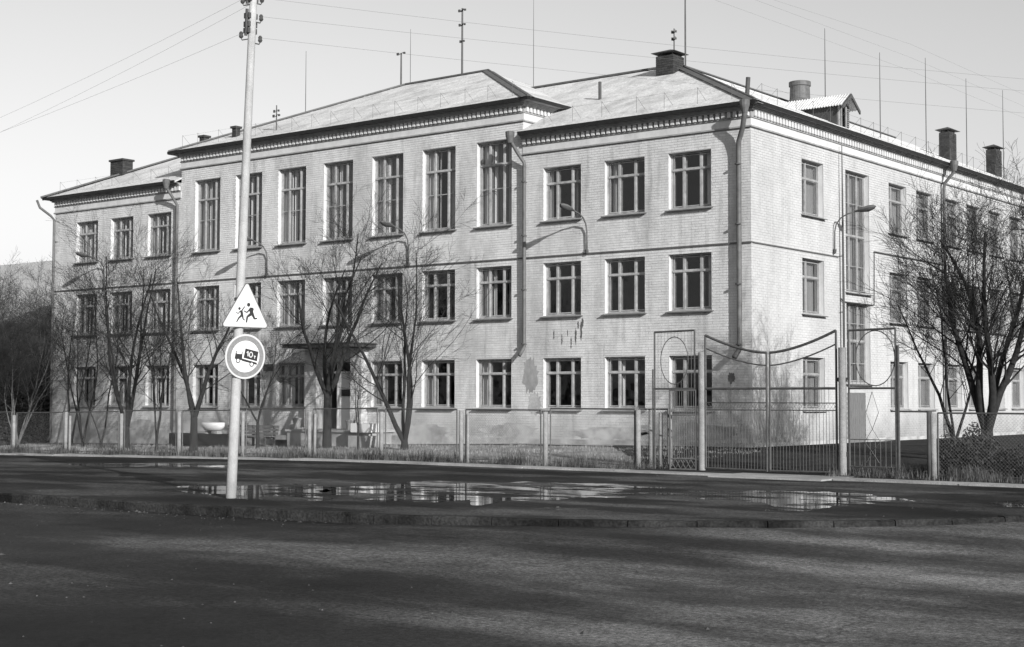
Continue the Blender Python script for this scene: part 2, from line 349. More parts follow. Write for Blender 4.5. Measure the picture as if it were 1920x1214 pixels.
# ------------------------------------------------------------------ the school
school = thing('school_building', 'three-storey pale brick school with dentil cornice and hipped slate roofs', 'building')
WX = {'l1': -35.88, 'l2': -33.28, 'l3': -30.62, 'c1': -27.38, 'c2': -24.75, 'c3': -22.13, 'c4': -19.48, 'c5': -16.79, 'c6': -14.15, 'c7': -11.47, 'r1': -8.38, 'r2': -5.73, 'r3': -3.13}
WW = 1.66
Z1 = (1.176, 2.958); Z2 = (4.459, 6.351); Z3 = (7.868, 9.758); Z3C = (7.868, 10.993)
front = []   # (u0,u1,z0,z1,type)
for k, x in WX.items():
    if k != 'c4': front.append((x, x+WW, *Z1, 'w1', k))
    front.append((x, x+WW, *Z2, 'w2', k))
    front.append((x, x+WW, *(Z3C if k[0] == 'c' else Z3), 'wt' if k[0] == 'c' else 'w2', k))
front.append((-19.35, -17.7, .3, 2.95, 'door', 'c4'))
SY = [3.55, 10.7, 13.31, 16.2, 18.6, 21.15, 23.7, 26.3, 28.95, 31.6]
side = []
for i, y in enumerate(SY):
    for z, tp in ((Z1, 'w1'), (Z2, 'w2'), (Z3, 'w2')): side.append((y, y+1.63, *z, tp, 's%d' % i))
side.append((6.95, 8.93, 5.4, 9.80, 'stair', 'u')); side.append((6.95, 8.93, 2.1, 5.0, 'stair2', 'd')); side.append((6.95, 8.5, -.05, 1.75, 'sdoor', 'g'))
TH = .45
def wall_mesh(u0, u1, zlo, ztop, ops, P, inset):
    """front sheet with openings and their reveals; P maps (u, depth, z) to the world"""
    mb = MB(); us = sorted({u0, u1, *[o[0] for o in ops], *[o[1] for o in ops]}); zs = sorted({zlo, ztop, *[o[2] for o in ops], *[o[3] for o in ops]})
    for a, b in zip(us, us[1:]):
        for c, d in zip(zs, zs[1:]):
            mu, mz = (a+b)/2, (c+d)/2
            if any(o[0] < mu < o[1] and o[2] < mz < o[3] for o in ops): continue
            mb.quad(P(a, inset, c), P(b, inset, c), P(b, inset, d), P(a, inset, d))
            mb.quad(P(a, TH, c), P(a, TH, d), P(b, TH, d), P(b, TH, c))
    return mb
PF = lambda u, d, z: (u, d, z)          # front facade, y = depth
PS = lambda u, d, z: (-d, u, z)         # side facade, x = -depth
XL, XR, YB = -37.55, 0.0, 34.5
def facade(blocks, ops, P, mname, bmat, flip):
    wall = None
    for n_, (u0, u1, zt) in enumerate(blocks):
        sub = [o for o in ops if u0 - .01 <= o[0] and o[1] <= u1 + .01]
        mb = wall_mesh(u0, u1, -1.1, zt, sub, P, .012)
        wl = mb.obj(mname, 'mortar', school)
        if wall is None: wall = wl
    return wall
wf = facade([(XL, -28.3, 11.0), (-28.3, -9.3, 12.25), (-9.3, XR, 11.0)], front, PF, 'front_wall', 'brick', False)
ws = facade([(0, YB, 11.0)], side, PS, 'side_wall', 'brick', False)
# remaining shell: left end, rear, wall pieces above lower roofs, floors, inner partition
mb = MB()
mb.box(XL, .0, -1.1, XL+.4, 15, 11); mb.box(XL, 14.6, -1.1, -7, 15, 11); mb.box(-14.4, 14.6, -1.1, -14, YB, 11); mb.box(-14.4, YB-.4, -1.1, -.01, YB, 11)
mb.box(-28.3, .02, 10.9, -27.9, 16, 12.25); mb.box(-9.7, .02, 10.9, -9.3, 16, 12.25); mb.box(-28.3, 15.6, 10.9, -9.3, 16, 12.25)
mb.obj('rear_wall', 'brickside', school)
mb = MB()
for z in (.25, 3.3, 6.7, 10.05):
    if z > 10: mb.box(XL+.4, .46, z+1.2 if False else 11.0, -28.3, 14.5, 11.1); mb.box(-9.2, .46, 11.0, -.46, 14.5, 11.1); mb.box(-13.9, 14.6, 11.0, -.46, YB-.4, 11.1); mb.box(-28, .46, 12.2, -9.7, 15.5, 12.3)
    else: mb.box(XL+.4, .46, z, -.46, 14.5, z+.2); mb.box(-13.9, 14.5, z, -.46, YB-.4, z+.2)
mb.box(XL+.4, 6.3, -.5, -6.3, 6.5, 11); mb.box(-6.5, 6.5, -.5, -6.3, YB-.4, 11)
for xx in (-33.7, -28.4, -22.9, -17.3, -12, -9.3, -6.2): mb.box(xx-.1, .46, -.5, xx+.1, 6.3, 11 if xx < -28.3 or xx > -9.31 else 11)
for yy in (6.7, 9.8, 15.4, 20.6, 25.7, 31): mb.box(-6.3, yy-.1, -.5, -.46, yy+.1, 11)
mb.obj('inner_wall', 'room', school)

# bricks: real courses on both facades (stretchers with recessed joints)
BH, BL, J = .088, .262, .012
def courses(u0, u1, z0, z1, ops, skip=None, seed=1):
    rg = random.Random(seed); out = []; r = 0; z = z0
    while z + BH <= z1 + .02:
        zc = z + BH/2; off = 0 if r % 2 else BL/2
        iv = [(u0, u1)]
        for o in ops:
            if o[2] - .03 < zc < o[3] + .03:
                nv = []
                for a, b in iv:
                    if o[1] <= a or o[0] >= b: nv.append((a, b)); continue
                    if o[0] > a: nv.append((a, o[0]))
                    if o[1] < b: nv.append((o[1], b))
                iv = nv
        for a, b in iv:
            u = math.floor((a - off)/BL)*BL + off
            while u < b:
                s = max(u, a); e = min(u + BL - J, b)
                if e - s > .03: out.append((s, e, z, z + BH - J, rg.uniform(-.0025, .003)))
                u += BL
        z += BH; r += 1
    return out
def brickset(cs, P):
    n = len(cs); V = np.empty((n, 8, 3)); 
    for i, (a, b, c, d, h) in enumerate(cs):
        for j, (u, z) in enumerate(((a, c), (b, c), (b, d), (a, d))): V[i, j] = P(u, -h, z); V[i, j+4] = P(u, .013, z)
    V = V.reshape(-1, 3); base_ = np.arange(n)[:, None, None]*8
    F = np.array([(0, 1, 2, 3), (0, 4, 5, 1), (1, 5, 6, 2), (2, 6, 7, 3), (3, 7, 4, 0)])[None] + base_
    return V, F.reshape(-1, 4)
def brickmesh(name, cs, P, m):
    V, F = brickset(cs, P); me = bpy.data.meshes.new(name); me.from_pydata(V.tolist(), [], F.tolist()); me.materials.append(M[m]); return me
allc = []
for (a, b, zt) in ((XL, -28.3, 10.33), (-28.3, -9.3, 11.56), (-9.3, XR, 10.33)): allc += courses(a, b, .1, zt, front, seed=3)
near = [c for c in allc if c[0] > -1.45 and c[2] < 4.9]
rest = [c for c in allc if not (c[0] > -1.45 and c[2] < 4.9)]
near = sorted(near, key=lambda c: c[2]); rest += near[300:]; near = near[:300]
link('brickwork', brickmesh('brickwork', rest, PF, 'brick'), wf, 'stuff')
for c in near: link('brick', brickmesh('brick', [c], PF, 'brick'), wf)
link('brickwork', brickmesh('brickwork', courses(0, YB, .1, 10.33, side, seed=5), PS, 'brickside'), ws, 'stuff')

# plinth, frieze, string courses
mb = MB()
for a, b in ((XL-.05, -19.62), (-15.58, .06)): mb.box(a, -.07, -1.2, b, .01, .1)
mb.obj('plinth', 'plinth', school)
mb = MB(); mb.box(0.01, -.06, -.5, .07, 6.9, .1); mb.box(.01, 8.55, -.5, .07, YB, .1); mb.obj('plinth', 'plinth', school)
def cornice(P, u0, u1, zo, e0, e1, name='cornice'):
    """zo: height offset; e0/e1 extend the projecting mouldings past the ends"""
    mb = MB()
    def bar(z0, z1, d, e=1):
        p = [P(u0 - e0*d*e, .02, z0), P(u1 + e1*d*e, -d, z1)]; mb.box(*p[0], *p[1])
    bar(zo+10.38, zo+10.645, .022)             # white frieze
    fr = mb.obj('frieze', 'plaster', school); 
    mb = MB()
    def bar(z0, z1, d, e=1):
        p = [P(u0 - e0*d*e, .02, z0), P(u1 + e1*d*e, -d, z1)]; mb.box(*p[0], *p[1])
    bar(zo+10.635, zo+10.68, .06); bar(zo+10.68, zo+10.875, .025); bar(zo+10.875, zo+10.93, .14); bar(zo+10.93, zo+10.98, .19); bar(zo+10.98, zo+11.02, .25)
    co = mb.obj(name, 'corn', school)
    mb = MB(); n = int((u1-u0)/.212)
    for i in range(n):
        u = u0 + (i+.3)*(u1-u0)/n; p = [P(u, -.02, zo+10.69), P(u+.12, -.125, zo+10.87)]; mb.box(*p[0], *p[1])
    mb.obj('dentil_row', 'plaster', co, kind='stuff')
    mb = MB()
    def bar(z0, z1, d, e=1):
        p = [P(u0 - e0*d*e, .02, z0), P(u1 + e1*d*e, -d, z1)]; mb.box(*p[0], *p[1])
    bar(zo+10.33, zo+10.38, .07); bar(zo+10.315, zo+10.33, .04)
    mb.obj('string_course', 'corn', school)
    return co
cornice(PF, XL, -28.3, -.03, 1, 0); cornice(PF, -28.3, -9.3, 1.24, 1, 1); cornice(PF, -9.3, 0, 0, 0, 1)
cornice(PS, 0.02, YB, 0.001, 0, 0)
# return of the higher cornice on the short end wall above the lower roof
PR = lambda u, d, z: (-9.3 - d, u, z)
cornice(PR, 0.0, 3.2, 1.241, 0, 0)
PL = lambda u, d, z: (-28.3 + d, u, z)
cornice(PL, 0.0, 3.2, 1.241, 0, 0)
# thin ledge under the second-floor windows
mb = MB(); mb.box(XL, -.045, 6.56, 0.04, .005, 6.60); mb.obj('string_course', 'sill', school)
mb = MB(); mb.box(-.005, 0.06, 6.561, .045, 6.3, 6.601); mb.obj('string_course', 'sill', school)

# eaves and roofs
def eave(pts, closed=False):
    mb = MB()
    for a, b in zip(pts, pts[1:]):
        x0, x1 = sorted((a[0], b[0])); y0, y1 = sorted((a[1], b[1]))
        if x1 - x0 > y1 - y0: mb.box(x0, a[1]-.03, a[2]-.1, x1, a[1]+.03, a[2]+.02)
        else: mb.box(a[0]-.03, y0+.031, a[2]-.1, a[0]+.03, y1, a[2]+.02)
    return mb.obj('gutter', 'eave', school)
SL = .46
mb = MB()
zE = 11.1
mb.slab([(-9.3, -.36, zE), (.36, -.36, zE), (-7, 7, 14.55), (-14.6, 7, 14.55), (-9.3, 1.7, zE+.46*2.2)], .07)
mb.slab([(.36, -.36, zE), (.36, YB+.5, zE), (-7, YB-7, 14.55), (-7, 7, 14.55)], .07)
mb.slab([(.36, YB+.5, zE), (-14.5, YB+.5, zE), (-7, YB-7, 14.55)], .07)
mb.slab([(-14.5, YB+.5, zE), (-14.5, 14.5, zE), (-7, 7, 14.55), (-7, YB-7, 14.55)], .07)
mb.slab([(-14.5, 14.5, zE), (-14.6, 7, 14.55), (-7, 7, 14.55)], .07)
roofR = mb.obj('roof', 'slate', school)
mb = MB(); zL = 11.05
mb.slab([(-38.05, -.36, zL), (-28.3, -.36, zL), (-28.3, 1.7, zL+.46*2.2), (-23.5, 7, 14.5), (-30.55, 7, 14.5)], .07)
mb.slab([(-38.05, 15.5, zL), (-38.05, -.36, zL), (-30.55, 7, 14.5)], .07)
mb.slab([(-23.5, 15.5, zL), (-38.05, 15.5, zL), (-30.55, 7, 14.5), (-23.5, 7, 14.5)], .07)
roofL = mb.obj('roof', 'slate', school)
mb = MB(); zC = 12.35
A, B, C_, D = (-28.8, -.36, zC), (-8.8, -.36, zC), (-8.8, 16.5, zC), (-28.8, 16.5, zC); R0, R1 = (-22.3, 8, 15.92), (-17.4, 8, 15.92)
mb.slab([A, B, R1, R0], .07); mb.slab([B, C_, R1], .07); mb.slab([C_, D, R0, R1], .07); mb.slab([D, A, R0], .07)
roofC = mb.obj('roof', 'slate', school)
eave([(-9.25, -.39, zE), (.39, -.39, zE), (.39, YB+.5, zE)]); eave([(-38.05, -.39, zL), (-28.35, -.39, zL)]); eave([(-28.8, -.39, zC), (-8.77, -.39, zC), (-8.77, 3.1, zC)]); eave([(-28.83, -.36, zC), (-28.83, 3.1, zC)])
mb = MB()
for a, b, z in ((-9.3, .48, zE), (-38.03, -28.3, zL), (-28.78, -8.82, zC)): mb.box(a, -.36, z-.085, b, -.02, z-.072)
mb.box(-.02, 0, zE-.086, .36, YB, zE-.073); mb.box(-9.32, 0, zC-.086, -8.81, 3.1, zC-.063)
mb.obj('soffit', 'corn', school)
def cap(roof, a, b, r=.09, m='hip'):
    mb = MB(); a = Vector(a); b = Vector(b); d = (b-a).normalized(); s_ = d.cross(Vector((0, 0, 1))).normalized()
    for sg in (-1, 1):
        mb.quad(a + Vector((0, 0, .05)), b + Vector((0, 0, .05)), b + s_*sg*r*1.9 + Vector((0, 0, -.02)), a + s_*sg*r*1.9 + Vector((0, 0, -.02)))
    mb.tube([a + Vector((0, 0, .04)), b + Vector((0, 0, .04))], .05, 6); mb.obj('hip_cap', m, roof)
cap(roofC, B, R1, .13); cap(roofC, A, R0, .08); cap(roofC, R0, R1, .07)
cap(roofR, (.36, -.36, zE), (-7, 7, 14.55), .14); cap(roofR, (-14.5, 7, 14.55), (-7, 7, 14.55), .07); cap(roofR, (-7, 7, 14.55), (-7, YB-7, 14.55), .07)
cap(roofL, (-38.05, -.5, zL), (-30.55, 7, 14.5), .06); cap(roofL, (-30.55, 7, 14.5), (-23.5, 7, 14.5), .06)
# snow guards: A-shaped wire stays with a thin rail
def guards(roof, pts):
    mb = MB(); rl = []
    for (x, y, z, dx, dy) in pts:
        mb_ = MB(); t = Vector((x, y, z)); top = t + Vector((0, 0, .55))
        mb_.tube([t, top], .008, 4); mb_.tube([t + Vector((dx*.35 + dy*.12, dy*.35 + dx*.12, .15)), top], .006, 4)
        mb_.obj('snow_guard', 'thin', roof); rl.append(top)
    mb.tube([p - Vector((0, 0, .04)) for p in rl], .003, 3); mb.obj('guard_rail', 'thin', roof)
jt = lambda: random.uniform(-.12, .12)
guards(roofR, [(x+jt(), -.1, zE+.19, 0, 1) for x in fr_(-8.2, -.6, 7)])
guards(roofR, [(.1, y+jt(), zE+.19, -1, 0) for y in fr_(.5, 33, 27)])
guards(roofC, [(x+jt(), -.1, zC+.17, 0, 1) for x in fr_(-28.2, -9.6, 17)])
guards(roofL, [(x+jt(), -.1, zL+.19, 0, 1) for x in fr_(-37, -29, 7)])

# overlapping courses of the roof sheets: low lips parallel to the eaves
def lips(roof, f, y0, y1, st, zf, ax='x'):
    mb = MB(); y = y0
    while y < y1:
        a, b = f(y); z = zf(y)
        if b - a > .5:
            if ax == 'x': mb.box(a, y, z-.02, b, y+.05, z+.016)
            else: mb.box(.36-(y+.36)-.05, a, z-.02, .36-(y+.36), b, z+.016)
        y += st
    mb.obj('roof_lap', 'slate', roof, kind='stuff')
lips(roofR, lambda y: (-9.25 if y < 1.6 else -9.3-(y-1.6), .36-(y+.36)-.1), .6, 6.6, .95, lambda y: zE + .469*(y+.36))
lips(roofC, lambda y: (-28.8+(y+.36)*.78, -8.8-(y+.36)*1.03), .7, 7.7, .95, lambda y: zC + .427*(y+.36))
lips(roofL, lambda y: (-38.05+(y+.36)*1.02+.1, -28.35), .6, 1.6, .95, lambda y: zL + .469*(y+.36))
lips(roofR, lambda y: (-.36+(y+.36)+.1, YB-6), .6, 6.6, .95, lambda y: zE + .469*(y+.36), 'y')
# chimneys of brick
def chimney(roof, cx, cy, z0, z1, wx, wy, hat=True, m='darkbrick'):
    mb = MB(); mb.box(cx-wx/2+.008, cy-wy/2+.008, z0, cx+wx/2-.008, cy+wy/2-.008, z1); c = mb.obj('chimney', 'joint', roof)
    mb = MB(); z = z0; r = 0
    while z < z1 - .05:
        for fx in (0, 1):
            n0 = (wx if fx == 0 else wy); u = -n0/2 - (BL/2 if r % 2 else 0)
            while u < n0/2 - .02:
                a = max(u, -n0/2); b = min(u+BL-J, n0/2); h = random.uniform(0, .004)
                if b-a > .03:
                    for sg in (-1, 1):
                        if fx == 0: mb.box(cx+a, cy+sg*(wy/2-.009), z, cx+b, cy+sg*(wy/2+h), z+BH-J)
                        else: mb.box(cx+sg*(wx/2-.009), cy+a, z, cx+sg*(wx/2+h+.001), cy+b, z+BH-J)
                u += BL
        z += BH; r += 1
    mb.obj('chimney_brickwork', m, roof, kind='stuff')
    if hat:
        mb = MB(); e = .14
        for sx, sy in ((-1, -1), (1, -1), (1, 1), (-1, 1)): mb.box(cx+sx*(wx/2-.08)-.02, cy+sy*(wy/2-.08)-.02, z1, cx+sx*(wx/2-.08)+.02, cy+sy*(wy/2-.08)+.02, z1+.12)
        p = [(cx-wx/2-e, cy-wy/2-e), (cx+wx/2+e, cy-wy/2-e), (cx+wx/2+e, cy+wy/2+e), (cx-wx/2-e, cy+wy/2+e)]
        mb.slab([(a, b, z1+.12) for a, b in p], .015); ap = (cx, cy, z1+.3)
        for i in range(4): mb.quad((*p[i], z1+.121), (*p[(i+1) % 4], z1+.121), ap)
        mb.obj('chimney_hood', 'dark', roof)
    else:
        mb = MB(); mb.box(cx-wx/2-.06, cy-wy/2-.06, z1-.02, cx+wx/2+.06, cy+wy/2+.06, z1+.07); mb.obj('chimney_cap', m, roof)
chimney(roofR, -6.78, 5.98, 12.9, 14.66, .78, .78)
chimney(roofR, -3, 24.2, 12.2, 13.9, .5, .85); chimney(roofR, -3, 30.15, 12.2, 13.9, .5, .8)
chimney(roofL, -35.65, 2.35, 11.9, 12.95, .95, .6, hat=False, m='darkbrick')
chimney(roofC, -28.0, 1.0, 12.3, 13.12, .3, .3, hat=False); chimney(roofC, -25.9, 1.0, 12.7, 13.3, .25, .25, hat=False)
# vent pipes
for x, y, z0, z1, r, lean in ((-7.99, 3, 12.5, 13.35, .06, 0), (-.69, 1, 11.4, 12.2, .075, .06)):
    MB().tube([(x, y, z0), (x+lean, y, z1)], r, 10).obj('vent_pipe', 'dark', roofR)
mb = MB(); mb.lathe((-6, 15.25, 14.0), [(.62, -.1), (.62, .15), (.44, .42), (.42, .95), (.47, .98), (.47, 1.16), (.40, 1.18)], 24); mb.obj('ventilation_drum', 'hip', roofR, smooth=False)
# dormer with corrugated roof
dm = MB(); dm.box(-4, 8.8, 11.4, -1.2, 8.88, 12.66); dm.box(-4, 9.78, 11.4, -1.2, 9.86, 12.66); dm.box(-4, 8.88, 11.4, -3.9, 9.78, 12.9)
dm.box(-1.3, 8.88, 11.4, -1.21, 9.1, 12.62); dm.box(-1.3, 9.56, 11.4, -1.21, 9.78, 12.62); dm.quad((-1.2, 8.8, 12.6), (-1.2, 9.86, 12.6), (-1.2, 9.33, 13.02)); dm.quad((-1.3, 8.8, 12.6), (-1.3, 9.33, 13.02), (-1.3, 9.86, 12.6))
dm.obj('dormer_wall', 'dormer', roofR)
mb = MB(); mb.box(-1.19, 8.86, 11.7, -1.13, 8.95, 12.6); mb.box(-1.19, 9.09, 11.7, -1.14, 9.15, 12.6); mb.box(-1.19, 9.5, 11.7, -1.14, 9.56, 12.6); mb.obj('dormer_frame', 'frameold', roofR)
mb = MB()
for k in range(9): mb.box(-1.2, 9.58, 11.85+k*.08, -1.13, 9.76, 11.9+k*.08)
mb.obj('dormer_shutter', 'wood', roofR)
mb = MB(); N = 100
for sg in (-1, 1):
    v0 = len(mb.v)
    for i in range(N+1):
        x = -4.6 + i*(3.75)/N; h = .025*math.sin(i*math.pi/1.5*.5*2)
        mb.v += [(x, 9.33, 13.06 + h), (x, 9.33 + sg*.72, 12.55 + h), (x, 9.33, 13.02 + h), (x, 9.33 + sg*.72, 12.52 + h)]
    for i in range(N):
        a = v0 + i*4; mb.f += [(a, a+1, a+5, a+4), (a+2, a+6, a+7, a+3), (a+1, a+3, a+7, a+5)]
mb.obj('dormer_roof', 'slate', roofR)
mb = MB()
for sg in (-1, 1):
    a = Vector((-.88, 9.33, 13.04)); b = Vector((-.88, 9.33+sg*.76, 12.5)); mb.slab([a, b, b + Vector((.06, 0, 0)), a + Vector((.06, 0, 0))], .13)
mb.obj('bargeboard', 'dark', roofR)

# windows ---------------------------------------------------------------
def frame_mb(w_, h, mull, trans, d0=.18, m=.055, dep=.06, double=True, bars=()):
    """u along the wall 0..w_, z 0..h; mull: fractions; trans: fractions from the top"""
    mb = []
    def bx(u0, u1, z0, z1, a, b): mb.append((u0, u1, z0, z1, a, b))
    for dd, wdt in (((d0, m), (d0+.10, m*.75)) if double else ((d0, m),)):
        e = dd + dep*.75
        bx(0, wdt, 0, h, dd, e); bx(w_-wdt, w_, 0, h, dd, e); bx(wdt, w_-wdt, 0, wdt, dd, e); bx(wdt, w_-wdt, h-wdt, h, dd, e)
        for f in mull: bx(w_*f-m*.7, w_*f+m*.7, wdt, h-wdt, dd-.004, e-.004)
        for f in trans: bx(wdt, w_-wdt, h*(1-f)-m*.55, h*(1-f)+m*.55, dd-.02, e-.008)
        us = [wdt] + [w_*f for f in mull] + [w_-wdt]
        zs = [wdt] + [h*(1-f) for f in trans[::-1]] + [h-wdt]
        for a, b in zip(us, us[1:]):
            for c, d in zip(zs, zs[1:]):
                q = .03; A_ = a + .035; B_ = b - .035; C = c+.025; D_ = d-.025
                bx(A_, A_+q, C, D_, dd+.012, e-.02); bx(B_-q, B_, C, D_, dd+.012, e-.02); bx(A_+q, B_-q, C, C+q, dd+.012, e-.02); bx(A_+q, B_-q, D_-q, D_, dd+.012, e-.02)
        for f in bars: bx(wdt, w_-wdt, h*(1-f)-.012, h*(1-f)+.012, dd+.015, dd+.04)
    return mb
def to_mesh(bs, P, name, m):
    mb = MB()
    for u0, u1, z0, z1, a, b in bs: mb.box(*P(u0, a, z0), *P(u1, b, z1))
    return mb.mesh(name, m)
TYPES = {'w1': (WW, Z1[1]-Z1[0], (.3, .7), (.3,), ()), 'w2': (WW, Z2[1]-Z2[0], (.3, .7), (.3,), ()), 'wt': (WW, Z3C[1]-Z3C[0], (.3, .7), (.275,), (.56,)),
         'stair': (1.98, 4.4, (.33, .67), (.53,), (.26, .78)), 'stair2': (1.98, 2.9, (.33, .67), (.47,), (.25, .75)), 's1': (1.63, Z1[1]-Z1[0], (.38,), (.33,), ()), 's2': (1.63, Z2[1]-Z2[0], (.38,), (.33,), ())}
cache = {}
def curtain(u0, u1, z0, z1, d, P, seed, m='curtain'):
    rg = random.Random(seed); mb = MB(); n = max(6, int((u1-u0)/.03)); ph = rg.uniform(0, 6)
    for i in range(n+1):
        u = lerp(u0, u1, i/n); a = d + .035*math.sin(u*38+ph) + .015*math.sin(u*90+ph*2)
        mb.v += [P(u, a, z0), P(u, a, z1)]
    for i in range(n): q = i*2; mb.f.append((q, q+2, q+3, q+1))
    return mb
def window(op, P, isside, k):
    u0, u1, z0, z1, tp, key = op; kk = ('s' + tp[1]) if (isside and tp in ('w1', 'w2')) else tp
    w_, h, mull, trans, bars = TYPES[kk]; w_ = u1-u0; h = z1-z0
    rgn = random.Random(hash((round(u0*100), round(z0*100), isside)) & 0xffff)
    Q = (lambda u, d, z: P(u + u0, d, z + z0))
    mb = MB()                                     # the plastered reveal is the window part itself
    d1 = .36
    for a, b, c, d in ((0, 0, 0, h), (w_, w_, 0, h)): mb.quad(Q(a, -.003, c), Q(a, d1, c), Q(a, d1, d), Q(a, -.003, d))
    mb.quad(Q(0, -.003, h), Q(0, d1, h), Q(w_, d1, h), Q(w_, -.003, h)); mb.quad(Q(0, -.003, 0), Q(w_, -.003, 0), Q(w_, TH, 0), Q(0, TH, 0))
    # wide dark lintel lip and white edge bands
    wn = mb.obj('window', 'plaster', school)
    ck = (kk, isside)
    if ck not in cache:
        P0 = (PF if not isside else PS)
        cache[ck] = (to_mesh(frame_mb(w_, h, mull, trans, bars=bars), P0, 'frame', 'frameold' if isside else 'frame'), {})
    org = P(u0, 0, z0)
    link('frame', cache[ck][0], wn, loc=org)
    us = [.05] + [w_*f for f in mull] + [w_-.05]; zs = [.05] + [h*(1-f) for f in trans[::-1]] + [h-.05]
    for i, (a, b) in enumerate(zip(us, us[1:])):
        for j, (c, d) in enumerate(zip(zs, zs[1:])):
            key2 = (i, j)
            if key2 not in cache[ck][1]:
                P0 = (PF if not isside else PS); mm = MB(); mm.box(*P0(a+.04, .203, c+.04), *P0(b-.04, .207, d-.04)); cache[ck][1][key2] = mm.mesh('pane', 'glass')
            link('pane', cache[ck][1][key2], wn, loc=org)
    mb = MB(); zz = -.01
    p = [(-.07, -.13, -.055), (w_+.07, -.13, -.055), (w_+.07, .2, .012), (-.07, .2, .012)]
    q = [(a, b, c-.03) for a, b, c in p]
    V = [Q(*t_) for t_ in p] + [Q(*t_) for t_ in q]; mb.v = V; mb.f = [(0, 1, 2, 3), (7, 6, 5, 4), (0, 4, 5, 1), (1, 5, 6, 2), (3, 2, 6, 7), (0, 3, 7, 4)]
    mb.v = mb.v; mb.obj('sill', 'sill' if tp != 'w1' else 'conc', wn)
    cs = []
    if isside:
        cs = [(.06, w_-.06)] + ([(.08, w_*.3)] if rgn.random() < .5 else [(w_*.5, w_*.7)])
    elif key in ('r1', 'r2', 'r3'): 
        if z0 > 7 and key == 'r1': cs = [(.08, .22), (w_-.6, w_-.4)]
        elif z0 > 7 and key == 'r2': cs = [(.08, .28)]
        elif z0 < 3 and key == 'r2': cs = [(.4, .62)]
        elif z0 > 4 and key == 'r3': cs = [(w_-.35, w_-.1)]
    elif z0 > 7 or key[0] == 'l' or rgn.random() < .75:
        a = rgn.uniform(.35, .62); b = rgn.uniform(.4, .8)
        cs = [(.06, a), (w_*.3+.04, w_*.3+rgn.uniform(.12, .24)), (w_-b, w_-.06)]
        if z0 < 3 and key[0] == 'c' and key not in ('c1', 'c3'): cs = cs[:1]
        if z0 > 7 and key in ('c1', 'c4', 'c5', 'c7'): cs.append((.06, w_-.06))
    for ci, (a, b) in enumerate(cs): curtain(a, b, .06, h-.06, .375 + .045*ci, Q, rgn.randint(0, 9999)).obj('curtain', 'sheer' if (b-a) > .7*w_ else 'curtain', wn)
for i, op in enumerate(front):
    if op[4] != 'door': window(op, PF, False, i)
for i, op in enumerate(side):
    if op[4] != 'sdoor': window(op, PS, True, i)
# side door of boards under the stair windows
mb = MB(); mb.box(-.02, 6.97, -.1, -.14, 8.5, .0); dr = mb.obj('side_door', 'wood', school)
for k in range(9): m_ = MB(); y = 6.99 + k*.167; m_.box(-.02, y, 0.0, -.07 + random.uniform(-.004, .004), y+.16, 1.74); m_.obj('board', 'wood', dr)

# entrance: door, landing, brick pilasters, canopy
mb = MB(); mb.quad((-19.35, 0, .3), (-19.35, .4, .3), (-19.35, .4, 2.95), (-19.35, 0, 2.95)); mb.quad((-17.7, 0, .3), (-17.7, 0, 2.95), (-17.7, .4, 2.95), (-17.7, .4, .3)); mb.quad((-19.35, 0, 2.95), (-19.35, .4, 2.95), (-17.7, .4, 2.95), (-17.7, 0, 2.95))
ent = mb.obj('entrance', 'plaster', school)
mb = MB(); mb.box(-18.62, .1, .31, -17.76, .15, 2.5); mb.box(-18.7, .08, .31, -18.63, .2, 2.9); mb.box(-19.35, .08, 2.51, -17.7, .2, 2.58); mb.obj('door_leaf', 'door', ent)
mb = MB(); mb.box(-19.3, .1, .31, -19.25, .9, 2.5); mb.obj('open_door_leaf', 'dark', ent)
mb = MB(); mb.box(-18.42, .05, 1.6, -17.98, .095, 1.86); mb.obj('door_notice', 'signk', ent)
mb = MB(); mb.box(-18.55, .06, 1.25, -18.52, .09, 1.5); mb.obj('door_handle', 'steel', ent)
mb = MB(); mb.box(-19.6, -1.75, -.6, -15.6, .0, .22); ld = mb.obj('entrance_landing', 'conc', school)
mb = MB(); mb.box(-19.65, -1.82, .22, -15.5, .01, .3); mb.obj('landing_slab', 'strip', ld)
for k in range(3):
    mb = MB(); mb.box(-21.0 + k*.3, -1.7, -.6, -19.62, -.1, -.32 + k*.18 + .02); mb.obj('step', 'conc', ld)
for x0, x1 in ((-20.1, -19.45), (-17.55, -16.95)):
    mb = MB(); mb.box(x0+.008, -.34, -.4, x1-.008, -.003, 3.45); pl = mb.obj('pilaster', 'mortar', school)
    cs = courses(x0, x1, -.3 if x0 < -19.7 else .3, 3.46, [], seed=9)
    PP = lambda u, d, z: (u, -.352 + d, z)
    link('brickwork', brickmesh('brickwork', cs, PP, 'brick'), pl, 'stuff')
    for sx, sg in ((x1, 1), (x0, -1)):
        P2 = lambda u, d, z, sx=sx, sg=sg: (sx - sg*d, u, z)
        link('brickwork', brickmesh('brickwork', courses(-.34, -.01, .3, 3.46, [], seed=4), P2, 'brick'), pl, 'stuff')
mb = MB(); mb.box(-20.2, -1.5, 3.5, -16.5, -.01, 3.62); cn = mb.obj('entrance_canopy', 'canopy', school)
mb = MB(); mb.box(-20.25, -1.56, 3.62, -16.45, -.015, 3.66); mb.obj('canopy_roofing', 'dark', cn)
mb = MB(); mb.tube([(-20.1, -1.4, 3.62), (-20.1, -.02, 4.5)], .02, 5); mb.tube([(-16.6, -1.4, 3.62), (-16.6, -.02, 4.5)], .02, 5); mb.obj('canopy_stay', 'dark', cn)
mb = MB(); mb.box(-22.85, -.05, 2.64, -22.3, -.006, 2.92); mb.obj('name_plate', 'dark', school)
